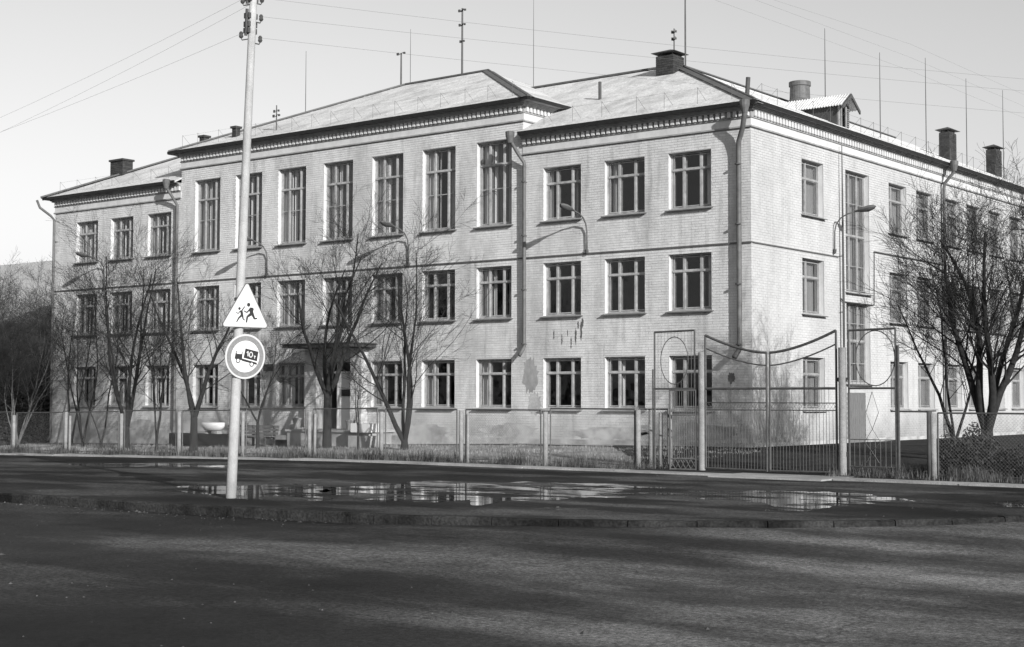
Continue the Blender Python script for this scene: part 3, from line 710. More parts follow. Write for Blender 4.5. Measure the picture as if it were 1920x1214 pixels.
# rust streaks are a matter of paint; peeled render patches stand a few millimetres proud
def patch(cx, cz, rx, rz, m, n=30, seed=0, d=.006):
    rg = random.Random(seed); pts = []
    for i in range(n):
        q = 2*math.pi*i/n; r = 1 + rg.uniform(-.22, .22); pts.append((cx + rx*r*math.cos(q), -d, cz + rz*r*math.sin(q)))
    mb = MB(); b = 0; mb.v = pts + [(x, .005, z) for x, y, z in pts]; mb.f.append(tuple(range(n))[::-1])
    for i in range(n): j = (i+1) % n; mb.f.append((i, j, n+j, n+i))
    return mb
patch(-13.3, 8.9 if False else 7.45, .9, .45, 'corn', seed=3)
for (cx_, cz_, rx_, rz_, m_, sd_) in ((-8.95, 2.35, .34, .62, 'corn', 8), (-8.75, 1.35, .28, .4, 'plinth', 9), (-.75, 2.2, .13, .17, 'hip', 10), (-9.9, .35, 1.2, .28, 'plinth', 11), (-5.6, .32, 1.6, .2, 'plinth', 12), (-2.4, .45, 2.0, .3, 'plinth', 13), (-13.9, .3, 1.1, .25, 'plinth', 14), (-30.8, .3, 1.4, .22, 'plinth', 15)):
    patch(cx_, cz_, rx_, rz_, m_, 34, sd_, .0065).obj('render_patch', m_, school)
streaks = MB()
rg = random.Random(5)
for (x, zt, h, w_) in ((-7.9, 3.95, .35, .03), (-7.55, 3.8, .4, .03), (-7.15, 3.7, .45, .035), (-6.95, 4.0, .6, .045), (-6.72, 4.2, .65, .06), (-6.66, 4.35, .35, .05), (-7.3, 3.95, .25, .02), (-6.85, 4.25, .3, .04)):
    n = 10; L_ = [(x - w_*(.4+.6*rg.random())*(1 if 1 < i < n-1 else .3), -.0045, zt - h*i/n) for i in range(n+1)]; Rr = [(x + w_*(.4+.6*rg.random())*(1 if 1 < i < n-1 else .3), -.0045, zt - h*i/n) for i in range(n+1)]
    for i in range(n): streaks.quad(L_[i], L_[i+1], Rr[i+1], Rr[i])
streaks.obj('rust_streak', 'hip', school)

# downpipes
def pipe(pts, r=.066, hop=None):
    mb = MB(); mb.tube(pts, r, 10); p_ = mb.obj('downpipe', 'pipe', school, smooth=True)
    if hop: m_ = MB(); m_.lathe(hop, [(.09, -.3), (.16, -.05), (.17, .1), (.13, .12)], 12); m_.obj('hopper', 'pipe', p_)
    x, y = pts[-2][0], pts[-2][1]
    zt = max(q[2] for q in pts) - 1.6; zb = min(q[2] for q in pts) + .4
    z = zb
    while z < zt:
        m_ = MB(); m_.tube([(x, y, z), (x, y, z+.05)], r+.012, 10)
        if x <= 0: m_.box(x-.012, y+r-.01, z+.01, x+.012, .0, z+.035)
        else: m_.box(0, y-.012, z+.01, x-r+.01, y+.012, z+.035)
        m_.obj('pipe_bracket', 'dark', p_); z += 1.95
pipe([(-9.42, -.62, 11.0), (-9.42, -.6, 10.8), (-9.3, -.3, 10.35), (-9.12, -.16, 10.0), (-9.12, -.14, 3.4), (-9.12, -.2, 3.3), (-9.12, -.42, 3.05)], hop=(-9.42, -.62, 11.0))
pipe([(.12, -.6, 10.95), (.12, -.6, 10.7), (-.1, -.35, 10.25), (-.34, -.18, 9.85), (-.36, -.15, 9.6), (-.36, -.15, 3.2), (-.36, -.22, 3.08), (-.36, -.5, 2.85)], .085, hop=(.12, -.6, 10.98))
pipe([(-28.6, -.6, 10.95), (-28.6, -.6, 10.75), (-28.5, -.3, 10.3), (-28.4, -.15, 10.0), (-28.4, -.15, -.2), (-28.4, -.3, -.42)], hop=(-28.6, -.6, 10.98))
pipe([(-38.2, -.6, 10.95), (-38.1, -.5, 10.6), (-37.6, -.25, 10.2), (-37.45, -.14, 10.0), (-37.45, -.14, -.3), (-37.45, -.3, -.5)], .06)
pipe([(.6, 15.7, 11.0), (.6, 15.7, 10.7), (.2, 15.75, 10.3), (.14, 15.8, 10.1), (.14, 15.8, .3), (.3, 15.8, .1)], hop=(.62, 15.7, 11.05))
# lightning conductor and conduit on the side wall
mb = MB(); mb.tube([(.16, 6.36, 10.6), (.16, 6.38, 8), (.16, 6.4, 4.9), (.16, 6.4, 2)], [.015, .035, .045, .045], 8)
for z in (2.6, 4.6, 6.6): mb.box(0, 6.38, z, .15, 6.41, z+.03)
mb.obj('lightning_conductor', 'thin', school)
mb = MB(); mb.tube([(.05, 6.42, 5.1), (.05, 6.6, 5.0), (.05, 9.2, 5.0), (.05, 9.25, 7.0), (.05, 16, 7.0)], .02, 5); mb.obj('cable', 'thin', school)

# ------------------------------------------------------------------ wall lamps
def wall_lamp(x, z, P, label, k=1.0):
    t = thing('wall_lamp', label, 'lamp', P(x, 0, z), 'gooseneck lamps on the school walls')
    Q = lambda u, d, h: tuple(Vector(P(x+u, d, z+h)) - Vector(P(x, 0, z)))
    MB().tube([Q(0, -.07, -.05), Q(0, -.08, .75), Q(0, -.14, 1.0), Q(0, -.3, 1.2), Q(0, -.55, 1.33), Q(0, -.95, 1.42)], .026, 8).obj('lamp_arm', 'metal', t, smooth=True)
    MB().tube([Q(0, -.07, -.02), Q(0, -.09, .12)], .06, 8).obj('lamp_socket', 'dark', t)
    def sec(d, w_, hu, hd): return [Q(w_*math.cos(q), d, (hu if math.sin(q) > 0 else hd)*math.sin(q)) for q in [2*math.pi*j/14 for j in range(14)]]
    for nm, lo, hi, m in (('lamp_head', 0, 7, 'pipe'), ('lamp_lens', 7, 14, 'dark')):
        mb = MB(); pr_ = [(-.85, .03, .03, .03), (-.95, .06, .05, .04), (-1.1, .12, .08, .08), (-1.35, .15, .10, .13), (-1.55, .11, .08, .09), (-1.64, .02, .02, .02)]
        rows = []
        for d, w_, hu, hd in pr_:
            s_ = sec(d, w_, hu, hd); s_ = [tuple(Vector(p_) + Vector((0, 0, 1.40 + (-d-.85)*.16))) for p_ in s_]; rows.append((s_ + s_[:1])[lo:hi+1])
        for r_ in rows: mb.v += r_
        n = len(rows[0])
        for i in range(len(rows)-1):
            for j in range(n-1): a = i*n+j; mb.f.append((a, a+1, a+n+1, a+n))
        mb.obj(nm, m, t, smooth=True)
wall_lamp(-6.42, 6.6, PF, 'gooseneck wall lamp between the two downpipes of the front wall')
wall_lamp(-14.78, 6.62, PF, 'gooseneck wall lamp over the crown of the bare tree right of the canopy')
wall_lamp(-22.67, 6.6, PF, 'gooseneck wall lamp just right of the concrete pole and its warning triangle')
wall_lamp(-33.6, 6.55, PF, 'gooseneck wall lamp on the lower wing at the left end')
wall_lamp(5.9, 6.7, PS, 'gooseneck wall lamp by the stair window on the sunlit side wall')

# ------------------------------------------------------------------ rods and aerials on the roofs
MG = 'thin rods and aerials on the roofs'
def rod(x, y, z0, z1, r, label, arms=(), name='roof_mast', m='thin', top=None):
    t = thing(name, label, 'aerial', (x, y, z0), MG)
    MB().tube([(0, 0, 0), (0, 0, (z1-z0)*.55), (0, 0, z1-z0)], [r, r*.9, r*.5 if not arms else r*.8], 6).obj('rod', m, t)
    for (h, L_, rr) in arms:
        mb = MB(); mb.tube([(-L_*.7, .1, h), (L_*.7, -.1, h+.02)], rr, 6); mb.box(-L_*.9, -.03, h-.05, -L_*.5, .03, h+.06); mb.box(L_*.45, -.03, h-.03, L_*.8, .03, h+.05)
        mb.obj('crossarm', m, t)
    return t
for y, zt, lb in ((9.5, 15.75, 'slim rod rising just behind the dormer'), (14.5, 15.75, 'slim rod left of the side downpipe, first after the dormer'), (19.24, 16.4, 'slim rod just left of the nearer hooded side chimney'),
               (23.95, 16.3, 'slim rod between the two hooded side chimneys'), (28.7, 16.55, 'slim rod beside the farther hooded side chimney')):
    rod(-2, y, 12.0, zt, .022, lb)
rod(-27.8, 7, 12.9, 18.1, .02, 'slim rod behind the hip of the tall block near the pole')
rod(-22.0, 8.0, 15.7, 18.48, .015, 'faint slim rod behind the thick stub rod on the tall ridge')
rod(-22.57, 8.0, 15.7, 17.45, .045, 'short thick stub rod with a side arm on the tall ridge', arms=((1.72, .3, .012),))
rod(-18.9, 8.0, 15.7, 18.95, .05, 'thick aerial mast with three crossarms on the tall ridge', arms=((3.15, .25, .03), (2.5, .22, .03), (1.75, .16, .02)))
rod(-23.35, 1.0, 12.9, 14.0, .03, 'small crossed aerial near the eave by the concrete pole', arms=((.65, .25, .015), (.85, .2, .015)))
rod(-14.9, 8.0, 14.0, 18.7, .015, 'faint rod where the two roof ridges meet')
rod(-6.28, 6.3, 13.4, 18.2, .04, 'tall rod rising behind the front brick chimney')
rod(-6.6, 6.0, 14.8, 15.75, .03, 'stubby aerial standing on the front chimney hood', arms=((.55, .12, .06), (.82, .13, .05)))

# ------------------------------------------------------------------ fence, gate
FY = -9.0
fence = thing('chain_link_fence', 'low wire mesh fence with concrete posts left of the gate', 'fence')
fence2 = thing('chain_link_fence', 'low wire mesh fence with dark post right of the gate', 'fence')
def fpost(x, f, y=FY, h=1.53, r=.075, m='post'):
    MB().tube([(x, y, base(x)-.3), (x + random.uniform(-.02, .02), y, base(x)+h)], [r, r*.95], 8).obj('post', m, f, smooth=True)
def panel(x0, x1, f, y=FY, top=1.6, y1=None):
    y1 = y if y1 is None else y1
    b0, b1 = base(x0), base(x1); A_ = Vector((x0, y, b0+.12)); B_ = Vector((x1, y1, b1+.12)); C = Vector((x1, y1, b1+top)); D_ = Vector((x0, y, b0+top))
    mb = MB(); mb.tube([A_, D_], .022, 5); mb.tube([B_, C], .022, 5); mb.tube([D_, C], .022, 5); mb.tube([A_, B_], .012, 5); fo = mb.obj('panel_frame', 'gate', f)
    mb = MB(); L_ = (B_-A_).length; H = (D_-A_).length; ux = (B_-A_).normalized(); uz = (D_-A_).normalized(); st = .085; k = -H
    while k < L_:
        for sg in (0, 1):
            a, b = max(k, 0), min(k+H, L_)
            if b-a > .02:
                za, zb = a-k, b-k
                if sg: za, zb = H-za, H-zb
                p, q = A_ + ux*a + uz*za, A_ + ux*b + uz*zb; mb.tube([p, q], .0016, 3, cap=False)
        k += st
    mb.obj('wire_mesh', 'wire', f, kind='stuff')
PX = [-36.7, -33.4, -30.3, -27.05, -23.75, -20.45, -17.28, -14.05, -10.92, -7.8, -4.62, -1.55]
for i_, x in enumerate(PX):
    fpost(x, fence, r=random.uniform(.062, .08), h=random.uniform(1.46, 1.56))
    if i_ in (4, 8, 10): fpost(x+.24, fence, r=.05, h=1.42)
for a, b in zip(PX, PX[1:]): panel(a+.17, b-.17, fence, top=1.57 + random.uniform(-.03, .03))
panel(-1.38, 1.42, fence, top=1.6)
fpost(1.53, fence, h=1.58); fpost(1.66, fence, y=-8.6, h=1.58, r=.06)
panel(1.56, 1.9, fence, y=-9.0, y1=-8.1, top=1.6); fpost(1.78, fence, y=-8.3, h=1.5, r=.06)
fpost(1.95, fence, y=-8.05, h=1.52, r=.05)
FR2 = [9.72, 12.9, 16.1, 19.3]
fpost(9.62, fence2, h=1.6, r=.07, m='dark')
for x in FR2: fpost(x, fence2, h=1.55)
for a, b in zip(FR2, FR2[1:]): panel(a+.1, b-.12, fence2, top=1.56)
mb = MB(); mb.tube([(8.85, FY, 1.23), (9.62, FY, 1.23)], .025, 6); mb.obj('rail', 'gate', fence2)
# gate posts
def gpost(x, top, label, m='metal'):
    zb = base(x)
    o = MB().tube([(0, 0, -.3), (0, 0, top-zb)], .095, 16).obj('gate_post', m, None, loc=(x, FY, zb)); tag(o, label, 'gate post', 'round posts of the gate')
    for s_ in (-1, 1):
        for z in (.5, 2.3): MB().box(s_*.09, -.02, z, s_*.12, .02, z+.1).obj('hinge', 'dark', o)
gpost(3.49, 2.72, 'round gate post between the wicket and the double gate', 'post')
gpost(7.43, 2.77, 'round gate post between the double gate and the ringed side panel', 'post')
gate = thing('double_gate', 'tall steel double gate with swooping top rails and thin upright bars', 'gate', (5.42, FY, base(5)))
def sw(x, outer, inner, zo, zi, pw=1.6):
    t = (x - inner)/(outer-inner); return lerp(zi, zo, abs(t)**pw)
def T(pts, r, name, par, m='gate', k=6, loc=None):
    mb = MB().tube([(p[0]-5.42, p[1]-FY, p[2]-base(5)) for p in pts], r, k, True); return mb.obj(name, m, par)
for (xo, xi, zo, zi) in ((3.60, 5.37, 3.16, 2.68), (7.27, 5.46, 3.19, 2.68)):
    leaf = bpy.data.objects.new('gate_leaf', None); COL.objects.link(leaf); leaf.parent = gate
    T([(xo, FY, -.28), (xo, FY, zo)], .032, 'stile', leaf); T([(xi, FY, -.3), (xi, FY, zi)], .03, 'stile', leaf)
    T([(x, FY, sw(x, xo, xi, zo, zi)) for x in fr_(xo, xi, 14)], .036, 'top_rail', leaf)
    T([(x, FY, sw(x, xo, xi, zo-.33, zi-.32)) for x in fr_(xo, xi, 14)], .02, 'curved_rail', leaf)
    T([(xo, FY, 1.78), (xi, FY, 1.78)], .036, 'middle_rail', leaf); T([(xo, FY, 1.42), (xi, FY, 1.42)], .015, 'thin_rail', leaf); T([(xo, FY, 1.24), (xi, FY, 1.24)], .015, 'thin_rail', leaf)
    T([(xo, FY, -.26), (xi, FY, -.28)], .03, 'bottom_rail', leaf)
    n = 20
    z_ = [(lerp(xo, xi, i/n), FY, 1.26 if i % 2 else 1.40) for i in range(n+1)]; T(z_, .006, 'zigzag', leaf, k=4)
    mbz = [(lerp(xo, xi, i/n), FY+.012, 1.40 if i % 2 else 1.26) for i in range(n+1)]; T(mbz, .006, 'zigzag', leaf, k=4)
    for i in range(1, n): x = lerp(xo, xi, i/n) + random.uniform(-.008, .008); T([(x, FY, -.27), (x + random.uniform(-.012, .012), FY, 1.24)], .0065, 'bar', leaf, k=5)
    for i in range(1, 9): x = lerp(xo, xi, i/9); T([(x, FY, 1.42), (x, FY, 1.77)], .006, 'bar', leaf, k=5)
def ring_panel(x0, x1, zt, zm, label, lower, ex):
    g = thing('gate_side_panel', label, 'gate panel', (x0, FY, base(x0)), 'ringed panels flanking the double gate'); O = (x0, FY, base(x0))
    def TT(pts, r, name, m='gate', k=6): return rel(MB().tube(pts, r, k), O).obj(name, m, g)
    TT([(x0, FY, zm - (2.1 if lower else 1.2)) if not lower else (x0, FY, base(x0)), (x0, FY, zt-.02)], .028, 'stile'); TT([(x1, FY, base(x1)-.1 if lower else zm), (x1, FY, zt)], .028, 'stile')
    TT([(x0, FY, zt-.02), (x1, FY, zt)], .03, 'top_rail'); TT([(x0, FY, zm), (x1, FY, zm)], .03, 'middle_rail')
    cx, cz, rx, rz = ex
    TT([(cx + rx*math.cos(q), FY, cz + rz*math.sin(q)) for q in [2*math.pi*i/36 for i in range(37)]], .013, 'ring', k=6)
    n = int((x1-x0)/.1)
    for i in range(1, n):
        x = lerp(x0, x1, i/n); t = (x-cx)/rx
        if abs(t) < 1:
            h = rz*math.sqrt(1-t*t)
            if zt > cz+h+.02: TT([(x, FY, cz+h), (x, FY, zt)], .005, 'bar', k=4)
            if cz-h-.02 > zm: TT([(x, FY, zm), (x, FY, cz-h)], .005, 'bar', k=4)
        else: TT([(x, FY, zm), (x, FY, zt)], .005, 'bar', k=4)
    return g, TT
g1, TT = ring_panel(2.05, 3.28, 3.3, 1.78, 'wire-barred panel with an oval ring above the wicket', False, (2.66, 2.52, .42, .62))
TT([(2.05, FY, -.36), (2.05, FY, 1.8)], .03, 'stile'); TT([(1.99, FY, -.36), (1.99, FY, 2.3)], .02, 'stile')
g2, TT = ring_panel(7.6, 8.8, 3.2, 1.78, 'panel with a round ring beside the tall right gate post', True, (8.28, 2.5, .5, .66))
TT([(8.86, FY, -.3), (8.86, FY, 2.8)], .035, 'stile'); TT([(7.62, FY, -.1), (8.8, FY, -.1)], .018, 'thin_rail'); TT([(7.62, FY, .55), (8.8, FY, .55)], .012, 'thin_rail')
for i in range(1, 9): x = 7.6 + 1.2*i/9; TT([(x, FY, -.1), (x, FY, .55)], .006, 'bar', k=4)
for s_ in (-1, 1): TT([(8.2, FY-.01, 1.7), (8.2+s_*.16, FY-.01, 1.2), (8.2, FY-.01, .8), (8.2+s_*.2, FY-.01, .5), (8.2, FY-.01, .25), (8.2+s_*.17, FY-.01, .0)], .008, 'scroll', k=4)
# wicket, ajar
wk = thing('wicket_gate', 'narrow barred wicket gate with lattice foot left ajar', 'gate', (3.32, FY-.02, base(3)), rz=math.radians(14))
def TW(pts, r, name, m='metal', k=6): return MB().tube(pts, r, k).obj(name, m, wk)
wx = .70
TW([(0, 0, .02), (0, 0, 2.12)], .024, 'stile'); TW([(-wx, 0, .02), (-wx, 0, 2.12)], .024, 'stile')
for z in (.05, .32, 1.45, 2.1): TW([(-wx, 0, z), (0, 0, z)], .02, 'rail')
for i in range(1, 11): x = -wx*i/11; TW([(x, 0, .32), (x, 0, 1.45)], .0065, 'bar', k=4); TW([(x, 0, 1.45), (x, 0, 2.1)], .0065, 'bar', k=4)
for s_ in (0, 1):
    for i in range(5): a = -wx*i/5; b = -wx*(i+1)/5; TW([(a, -.005+.01*s_, .06 if s_ else .31), (b, -.005+.01*s_, .31 if s_ else .06)], .007, 'lattice', k=4)

# ------------------------------------------------------------------ street pole, signs, insulators, wires
PB_ = Vector((2.1, -23.7, -.36))
def pole_at(z): t = (z + .36)/9.33; return Vector((2.1 + .46*t, -23.7, z))
pole = thing('utility_pole', 'leaning pale concrete pole carrying two road signs by the kerb', 'pole', tuple(PB_))
rel(MB().tube([pole_at(z) for z in (-.9, 0, 2, 4, 6, 8, 10.2)], [.098, .096, .09, .085, .078, .072, .066], 20), PB_).obj('shaft', 'pole', pole, smooth=True)
az = math.radians(-13); nrm = Vector((math.cos(az), math.sin(az), 0)); rt = Vector((-nrm.y, nrm.x, 0))   # rt: to the right when seen from the front
up = Vector((.05, 0, 1)).normalized()
def sign_pt(c, u, v_, d): return c + rt*u + up*v_ + nrm*d
def plate(c, poly, d0, d1, name, m, par):
    mb = MB(); n = len(poly); mb.v = [tuple(sign_pt(c, u, v_, d1) - PB_) for u, v_ in poly] + [tuple(sign_pt(c, u, v_, d0) - PB_) for u, v_ in poly]
    mb.f = [tuple(range(n)), tuple(range(n, 2*n))[::-1]] + [(i, n+i, n+(i+1) % n, (i+1) % n) for i in range(n)]
    mb.v = [tuple(Vector(p_) + PB_ - org) for p_ in mb.v]
    return mb.obj(name, m, par)
def rtri(R, r):   # rounded equilateral triangle, circumradius R, corner radius r
    out = []
    for k in range(3):
        a = math.radians(90 + 120*k); c = ((R - 2*r)*math.cos(a), (R-2*r)*math.sin(a))
        for j in range(7): q = a + math.radians(-60 + 20*j); out.append((c[0] + r*math.cos(q), c[1] + r*math.sin(q)))
    return out
def circ(r, n=48): return [(r*math.cos(2*math.pi*i/n), r*math.sin(2*math.pi*i/n)) for i in range(n)]
def stroke(p, q, w0, w1=None):
    w1 = w0 if w1 is None else w1; p = Vector(p); q = Vector(q); d = (q-p).normalized(); n_ = Vector((-d.y, d.x))
    return [tuple(p + n_*w0), tuple(p - n_*w0), tuple(q - n_*w1), tuple(q + n_*w1)]
tc_ = pole_at(3.13) + nrm*.12 + rt*.07
org = tc_.copy()
tri = thing('children_warning_sign', 'white triangular warning sign with two running children', 'road sign', tuple(org))
c0 = tc_ - up*0.02
plate(c0, rtri(.585, .045), -.012, 0, 'plate', 'metal', tri); plate(c0, rtri(.56, .04), 0, .002, 'border', 'signborder', tri); plate(c0, rtri(.49, .03), .002, .004, 'face', 'signw', tri)
def px2(x, y): return ((x - 318)/505*.97/ .86*.93, (400 - y)/505*.97)
def P_(x, y): return ((x-310)*.00238, (395-y)*.00203)
def fig(segs, head, hr, name):
    parts = []
    c_ = P_(*head); parts.append([(c_[0]+hr*math.cos(q), c_[1]+hr*1.1*math.sin(q)) for q in [2*math.pi*i/16 for i in range(16)]])
    for a, b, w0, w1 in segs: parts.append(stroke(P_(*a), P_(*b), w0, w1))
    h = bpy.data.objects.new(name, None); 
    mb = MB()
    for i, pl in enumerate(parts):
        n = len(pl); b0 = len(mb.v); dd = .0045 + i*.0002
        mb.v += [tuple(sign_pt(c0, u, v_, dd) - org) for u, v_ in pl]; mb.f.append(tuple(range(b0, b0+n)))
    mb.obj(name, 'signk', tri)
fig([((352, 358), (362, 410), .045, .035), ((345, 362), (372, 360), .022, .014), ((372, 360), (374, 378), .012, .01), ((350, 362), (318, 400), .016, .013), ((318, 400), (292, 385), .012, .01),
     ((365, 405), (324, 438), .034, .02), ((324, 436), (318, 492), .02, .015), ((365, 405), (388, 455), .03, .018), ((386, 455), (412, 450), .016, .012)], (331, 328), .035, 'running_child')
fig([((268, 382), (278, 425), .026, .026), ((270, 390), (298, 345), .013, .01), ((262, 385), (243, 413), .01, .008), ((243, 413), (222, 400), .008, .007),
     ((280, 420), (248, 455), .024, .015), ((250, 452), (232, 490), .015, .011), ((280, 425), (288, 460), .02, .012), ((286, 458), (302, 472), .012, .01)], (252, 366), .026, 'running_child')
tc_ = pole_at(2.28) + nrm*.12 + rt*.10
org = tc_.copy(); c1 = tc_
cir = thing('truck_weight_sign', 'round sign with grey rim showing a lorry marked 10т', 'road sign', tuple(org))
plate(c1, circ(.42), -.012, 0, 'plate', 'steel', cir); plate(c1, circ(.412), 0, .0015, 'rim', 'signborder', cir); plate(c1, circ(.385), .0015, .003, 'ring', 'signred', cir); plate(c1, circ(.295), .003, .0045, 'face', 'signw', cir)
def Q_(x, y): return ((x-320)*.00238, (850-y)*.00203)
def flat(polys, name, m, d):
    mb = MB()
    for i, pl in enumerate(polys):
        b0 = len(mb.v); mb.v += [tuple(sign_pt(c1, u, v_, d + i*.0002) - org) for u, v_ in pl]; mb.f.append(tuple(range(b0, b0+len(pl))))
    return mb.obj(name, m, cir)
pq = lambda *a: [Q_(*p_) for p_ in a]
def disc(x, y, r): c_ = Q_(x, y); return [(c_[0]+r*math.cos(q), c_[1]+r*math.sin(q)) for q in [2*math.pi*i/20 for i in range(20)]]
flat([pq((226, 870), (236, 800), (294, 805), (292, 885), (226, 872)), pq((290, 868), (424, 905), (424, 925), (290, 890)), pq((318, 775), (434, 803), (424, 892), (304, 862))], 'lorry', 'signk', .0047)
flat([pq((240, 808), (262, 800), (288, 806), (286, 828), (244, 826))], 'cab_window', 'signw', .0055)
flat([disc(257, 888, .048), disc(378, 920, .048)], 'lorry_wheel', 'signk', .0056); flat([disc(257, 888, .03), disc(378, 920, .03)], 'lorry_wheel_face', 'signw', .0062); flat([disc(257, 888, .006)], 'hub', 'signk', .0066)
def poly_ring(cx, cy, rx, ry, w_, n=20):
    out = []
    for i in range(n):
        a, b = 2*math.pi*i/n, 2*math.pi*(i+1)/n; out.append([Q_(cx+rx*math.cos(a), cy+ry*math.sin(a)), Q_(cx+(rx-w_)*math.cos(a), cy+(ry-w_*1.1)*math.sin(a)), Q_(cx+(rx-w_)*math.cos(b), cy+(ry-w_*1.1)*math.sin(b)), Q_(cx+rx*math.cos(b), cy+ry*math.sin(b))])
    return out
flat([pq((337, 803), (345, 797), (347, 848), (339, 846)), pq((328, 812), (339, 800), (341, 806), (330, 818))] + [pq((394, 840), (412, 844), (412, 850), (394, 846)), pq((400, 846), (406, 847), (404, 868), (399, 867))], 'lettering', 'signw', .0056)
flat(poly_ring(368, 832, 17, 27, 7), 'lettering', 'signw', .0056)
for z in (3.35, 2.9, 2.5, 2.02):
    a = pole_at(z); rel(MB().tube([a - Vector((0, 0, .03)), a + Vector((0, 0, .03))], .105, 14), PB_).obj('clamp', 'dark', pole)
    m_ = MB(); m_.tube([a, a + nrm*.12], .02, 6); rel(m_, PB_).obj('sign_bracket', 'dark', pole)
# insulators
rr = Vector((.788, .616, 0))
INS = [(.16, 8.97), (.16, 8.62), (-.20, 8.3), (.16, 8.22), (-.2, 8.95)]
ends = []
for off, z in INS:
    a = pole_at(z-.06); b = pole_at(z) + rr*off + Vector((0, 0, .0)); b.z = z
    m_ = MB(); m_.tube([a, a + rr*off*.9 - Vector((0, 0, .03)), b - Vector((0, 0, .05))], .012, 6); rel(m_, PB_).obj('hook', 'dark', pole)
    m_ = MB(); m_.lathe(tuple(b - Vector((0, 0, .05))), [(.03, 0), (.045, .03), (.035, .06), (.04, .09), (.02, .12)], 10); rel(m_, PB_).obj('insulator', 'ins', pole); ends.append(b + Vector((0, 0, .03)))
for z in (8.66, 8.5, 8.38, 8.98):
    a = pole_at(z) ; m_ = MB(); m_.box(a.x-.11, a.y-.12, z-.05, a.x+.03, a.y+.1, z+.05); m_.tube([a + Vector((-.06, -.1, -.1)), a + Vector((-.02, -.12, .12))], .03, 6); rel(m_, PB_).obj('clamp', 'dark', pole)
def wire(a, b, sag, label):
    a = Vector(a); b = Vector(b); pts = [a.lerp(b, i/24) - Vector((0, 0, sag*4*(i/24)*(1-i/24))) for i in range(25)]
    mb = MB(); mb.tube(pts, .0022, 4); o = rel(mb, a).obj('overhead_wire', 'wire', None, loc=a); tag(o, label, 'wire', 'overhead wires fixed to the pole')
WL = ['middle overhead wire from the leaning pole to the left', 'uppermost overhead wire from the leaning pole to the left', 'lowest overhead wire from the leaning pole to the left']
for i, (e, dz) in enumerate(((ends[2], 0), (ends[4], .1), (ends[0], -.3))): wire(e, (-36, -17 + i*.6, 8.3+dz), .5 + .05*i, WL[i])
WR = ['middle overhead wire from the leaning pole over the school roof', 'lowest overhead wire from the leaning pole over the school roof', 'uppermost overhead wire from the leaning pole over the school roof']
for i, (e, q) in enumerate(((ends[1], (34, 18, 8.6)), (ends[3], (34, 19, 8.3)), (ends[0], (34, 18, 9.1)))): wire(e, q, .55 + i*.08, WR[i])
# poles beyond the frame that hold the far ends
for (x, y, zt, lb) in ((-36, -16.4, 9.2, 'plain concrete pole farther down the street to the left'), (34, 18.3, 9.6, 'plain concrete pole behind the school yard to the right')):
    o = MB().tube([(0, 0, -1), (0, 0, zt+.5)], [.11, .08], 12).obj('utility_pole', 'pole', None, smooth=True, loc=(x, y, -.5)); tag(o, lb, 'pole')
# aerial lines between the roof rods
def aline(pts, lb):
    mb = MB(); mb.tube([Vector(p_) - Vector(pts[0]) for p_ in pts], .0035, 3); tag(mb.obj('aerial_wire', 'wire', None, loc=pts[0]), lb, 'wire')
for k, z in ((0, 16.3), (1, 16.9), (2, 17.5)):
    aline([(-6.28, 6.3, z+1 if z < 17 else z+.5), (-3, 20, z-.2), (-2, 40, z-.6), (10, 60, z)], ['lowest faint aerial wire over the side roof', 'middle faint aerial wire over the side roof', 'topmost faint aerial wire over the side roof'][k])

# ------------------------------------------------------------------ small things in the yard
# bench
bn = thing('slatted_bench', 'long slatted wooden bench against the wall left of the entrance', 'bench', (-21.4, -2.2, gz(-21.4, -2.2)))
for i in range(3): MB().box(-1.5, -.2+i*.14, .42, 1.5, -.08+i*.14, .46).obj('slat', 'wood', bn)
for i in range(3): MB().box(-1.5, .25 + i*.02, .5+i*.13, 1.5, .28 + i*.02, .6+i*.13).obj('slat', 'wood', bn)
for x in (-1.2, 0, 1.2): m_ = MB(); m_.box(x-.04, -.2, 0, x+.04, -.12, .42); m_.box(x-.04, .28, 0, x+.04, .36, .86); m_.box(x-.04, -.12, .36, x+.04, .28, .42); m_.obj('leg', 'dark', bn)
# raised flower bed with white bowl
mb = MB(); z = gz(-24, -2); mb.box(-1.7, -.35, -.3, 1.9, .35, .52); bed = mb.obj('concrete_parapet', 'kerb', None, loc=(-24.2, -2.1, z)); tag(bed, 'low dark concrete parapet in front of the wall behind the pole', 'parapet')
def bowl(x, y, z, L_, w_, h, label, rect=False):
    t = thing('planter_bowl', label, 'planter', (x, y, z), 'whitewashed planters by the entrance')
    mb = MB(); k = 24; prof = ((.35, .0), (.75, .03), (1, h*.55), (1, h), (.86, h-.02), (.7, h*.6)) if not rect else ((.96, 0), (1, .02), (1, h), (.9, h), (.88, h*.7))
    for r, zz in prof:
        for j in range(k):
            q = 2*math.pi*j/k; c_, s_ = math.cos(q), math.sin(q)
            if rect: m_ = max(abs(c_), abs(s_)); c_, s_ = c_/m_, s_/m_
            mb.v.append((c_*r*L_/2, s_*r*w_/2, zz+.12))
    for i in range(len(prof)-1):
        for j in range(k): a = i*k+j; b = i*k+(j+1) % k; mb.f.append((a, b, b+k, a+k))
    mb.f.append(tuple(range(k))[::-1]); mb.f.append(tuple((len(prof)-1)*k+j for j in range(k)))
    mb.obj('bowl', 'white', t, smooth=not rect)
    for sx in (-1, 1): MB().box(sx*L_*.25-.06, -w_*.2, 0, sx*L_*.25+.06, w_*.2, .125).obj('foot', 'conc', t)
bowl(-23.55, -2.1, z+.52, 1.25, .6, .34, 'oval white planter bowl standing on the dark parapet')
mb = MB(); mb.box(-.55, -.3, -.3, .55, .3, .42); pd = mb.obj('planter_stand', 'conc', None, loc=(-15.0, -2.2, gz(-15, -2.2))); tag(pd, 'low concrete block under the box planter right of the entrance', 'block')
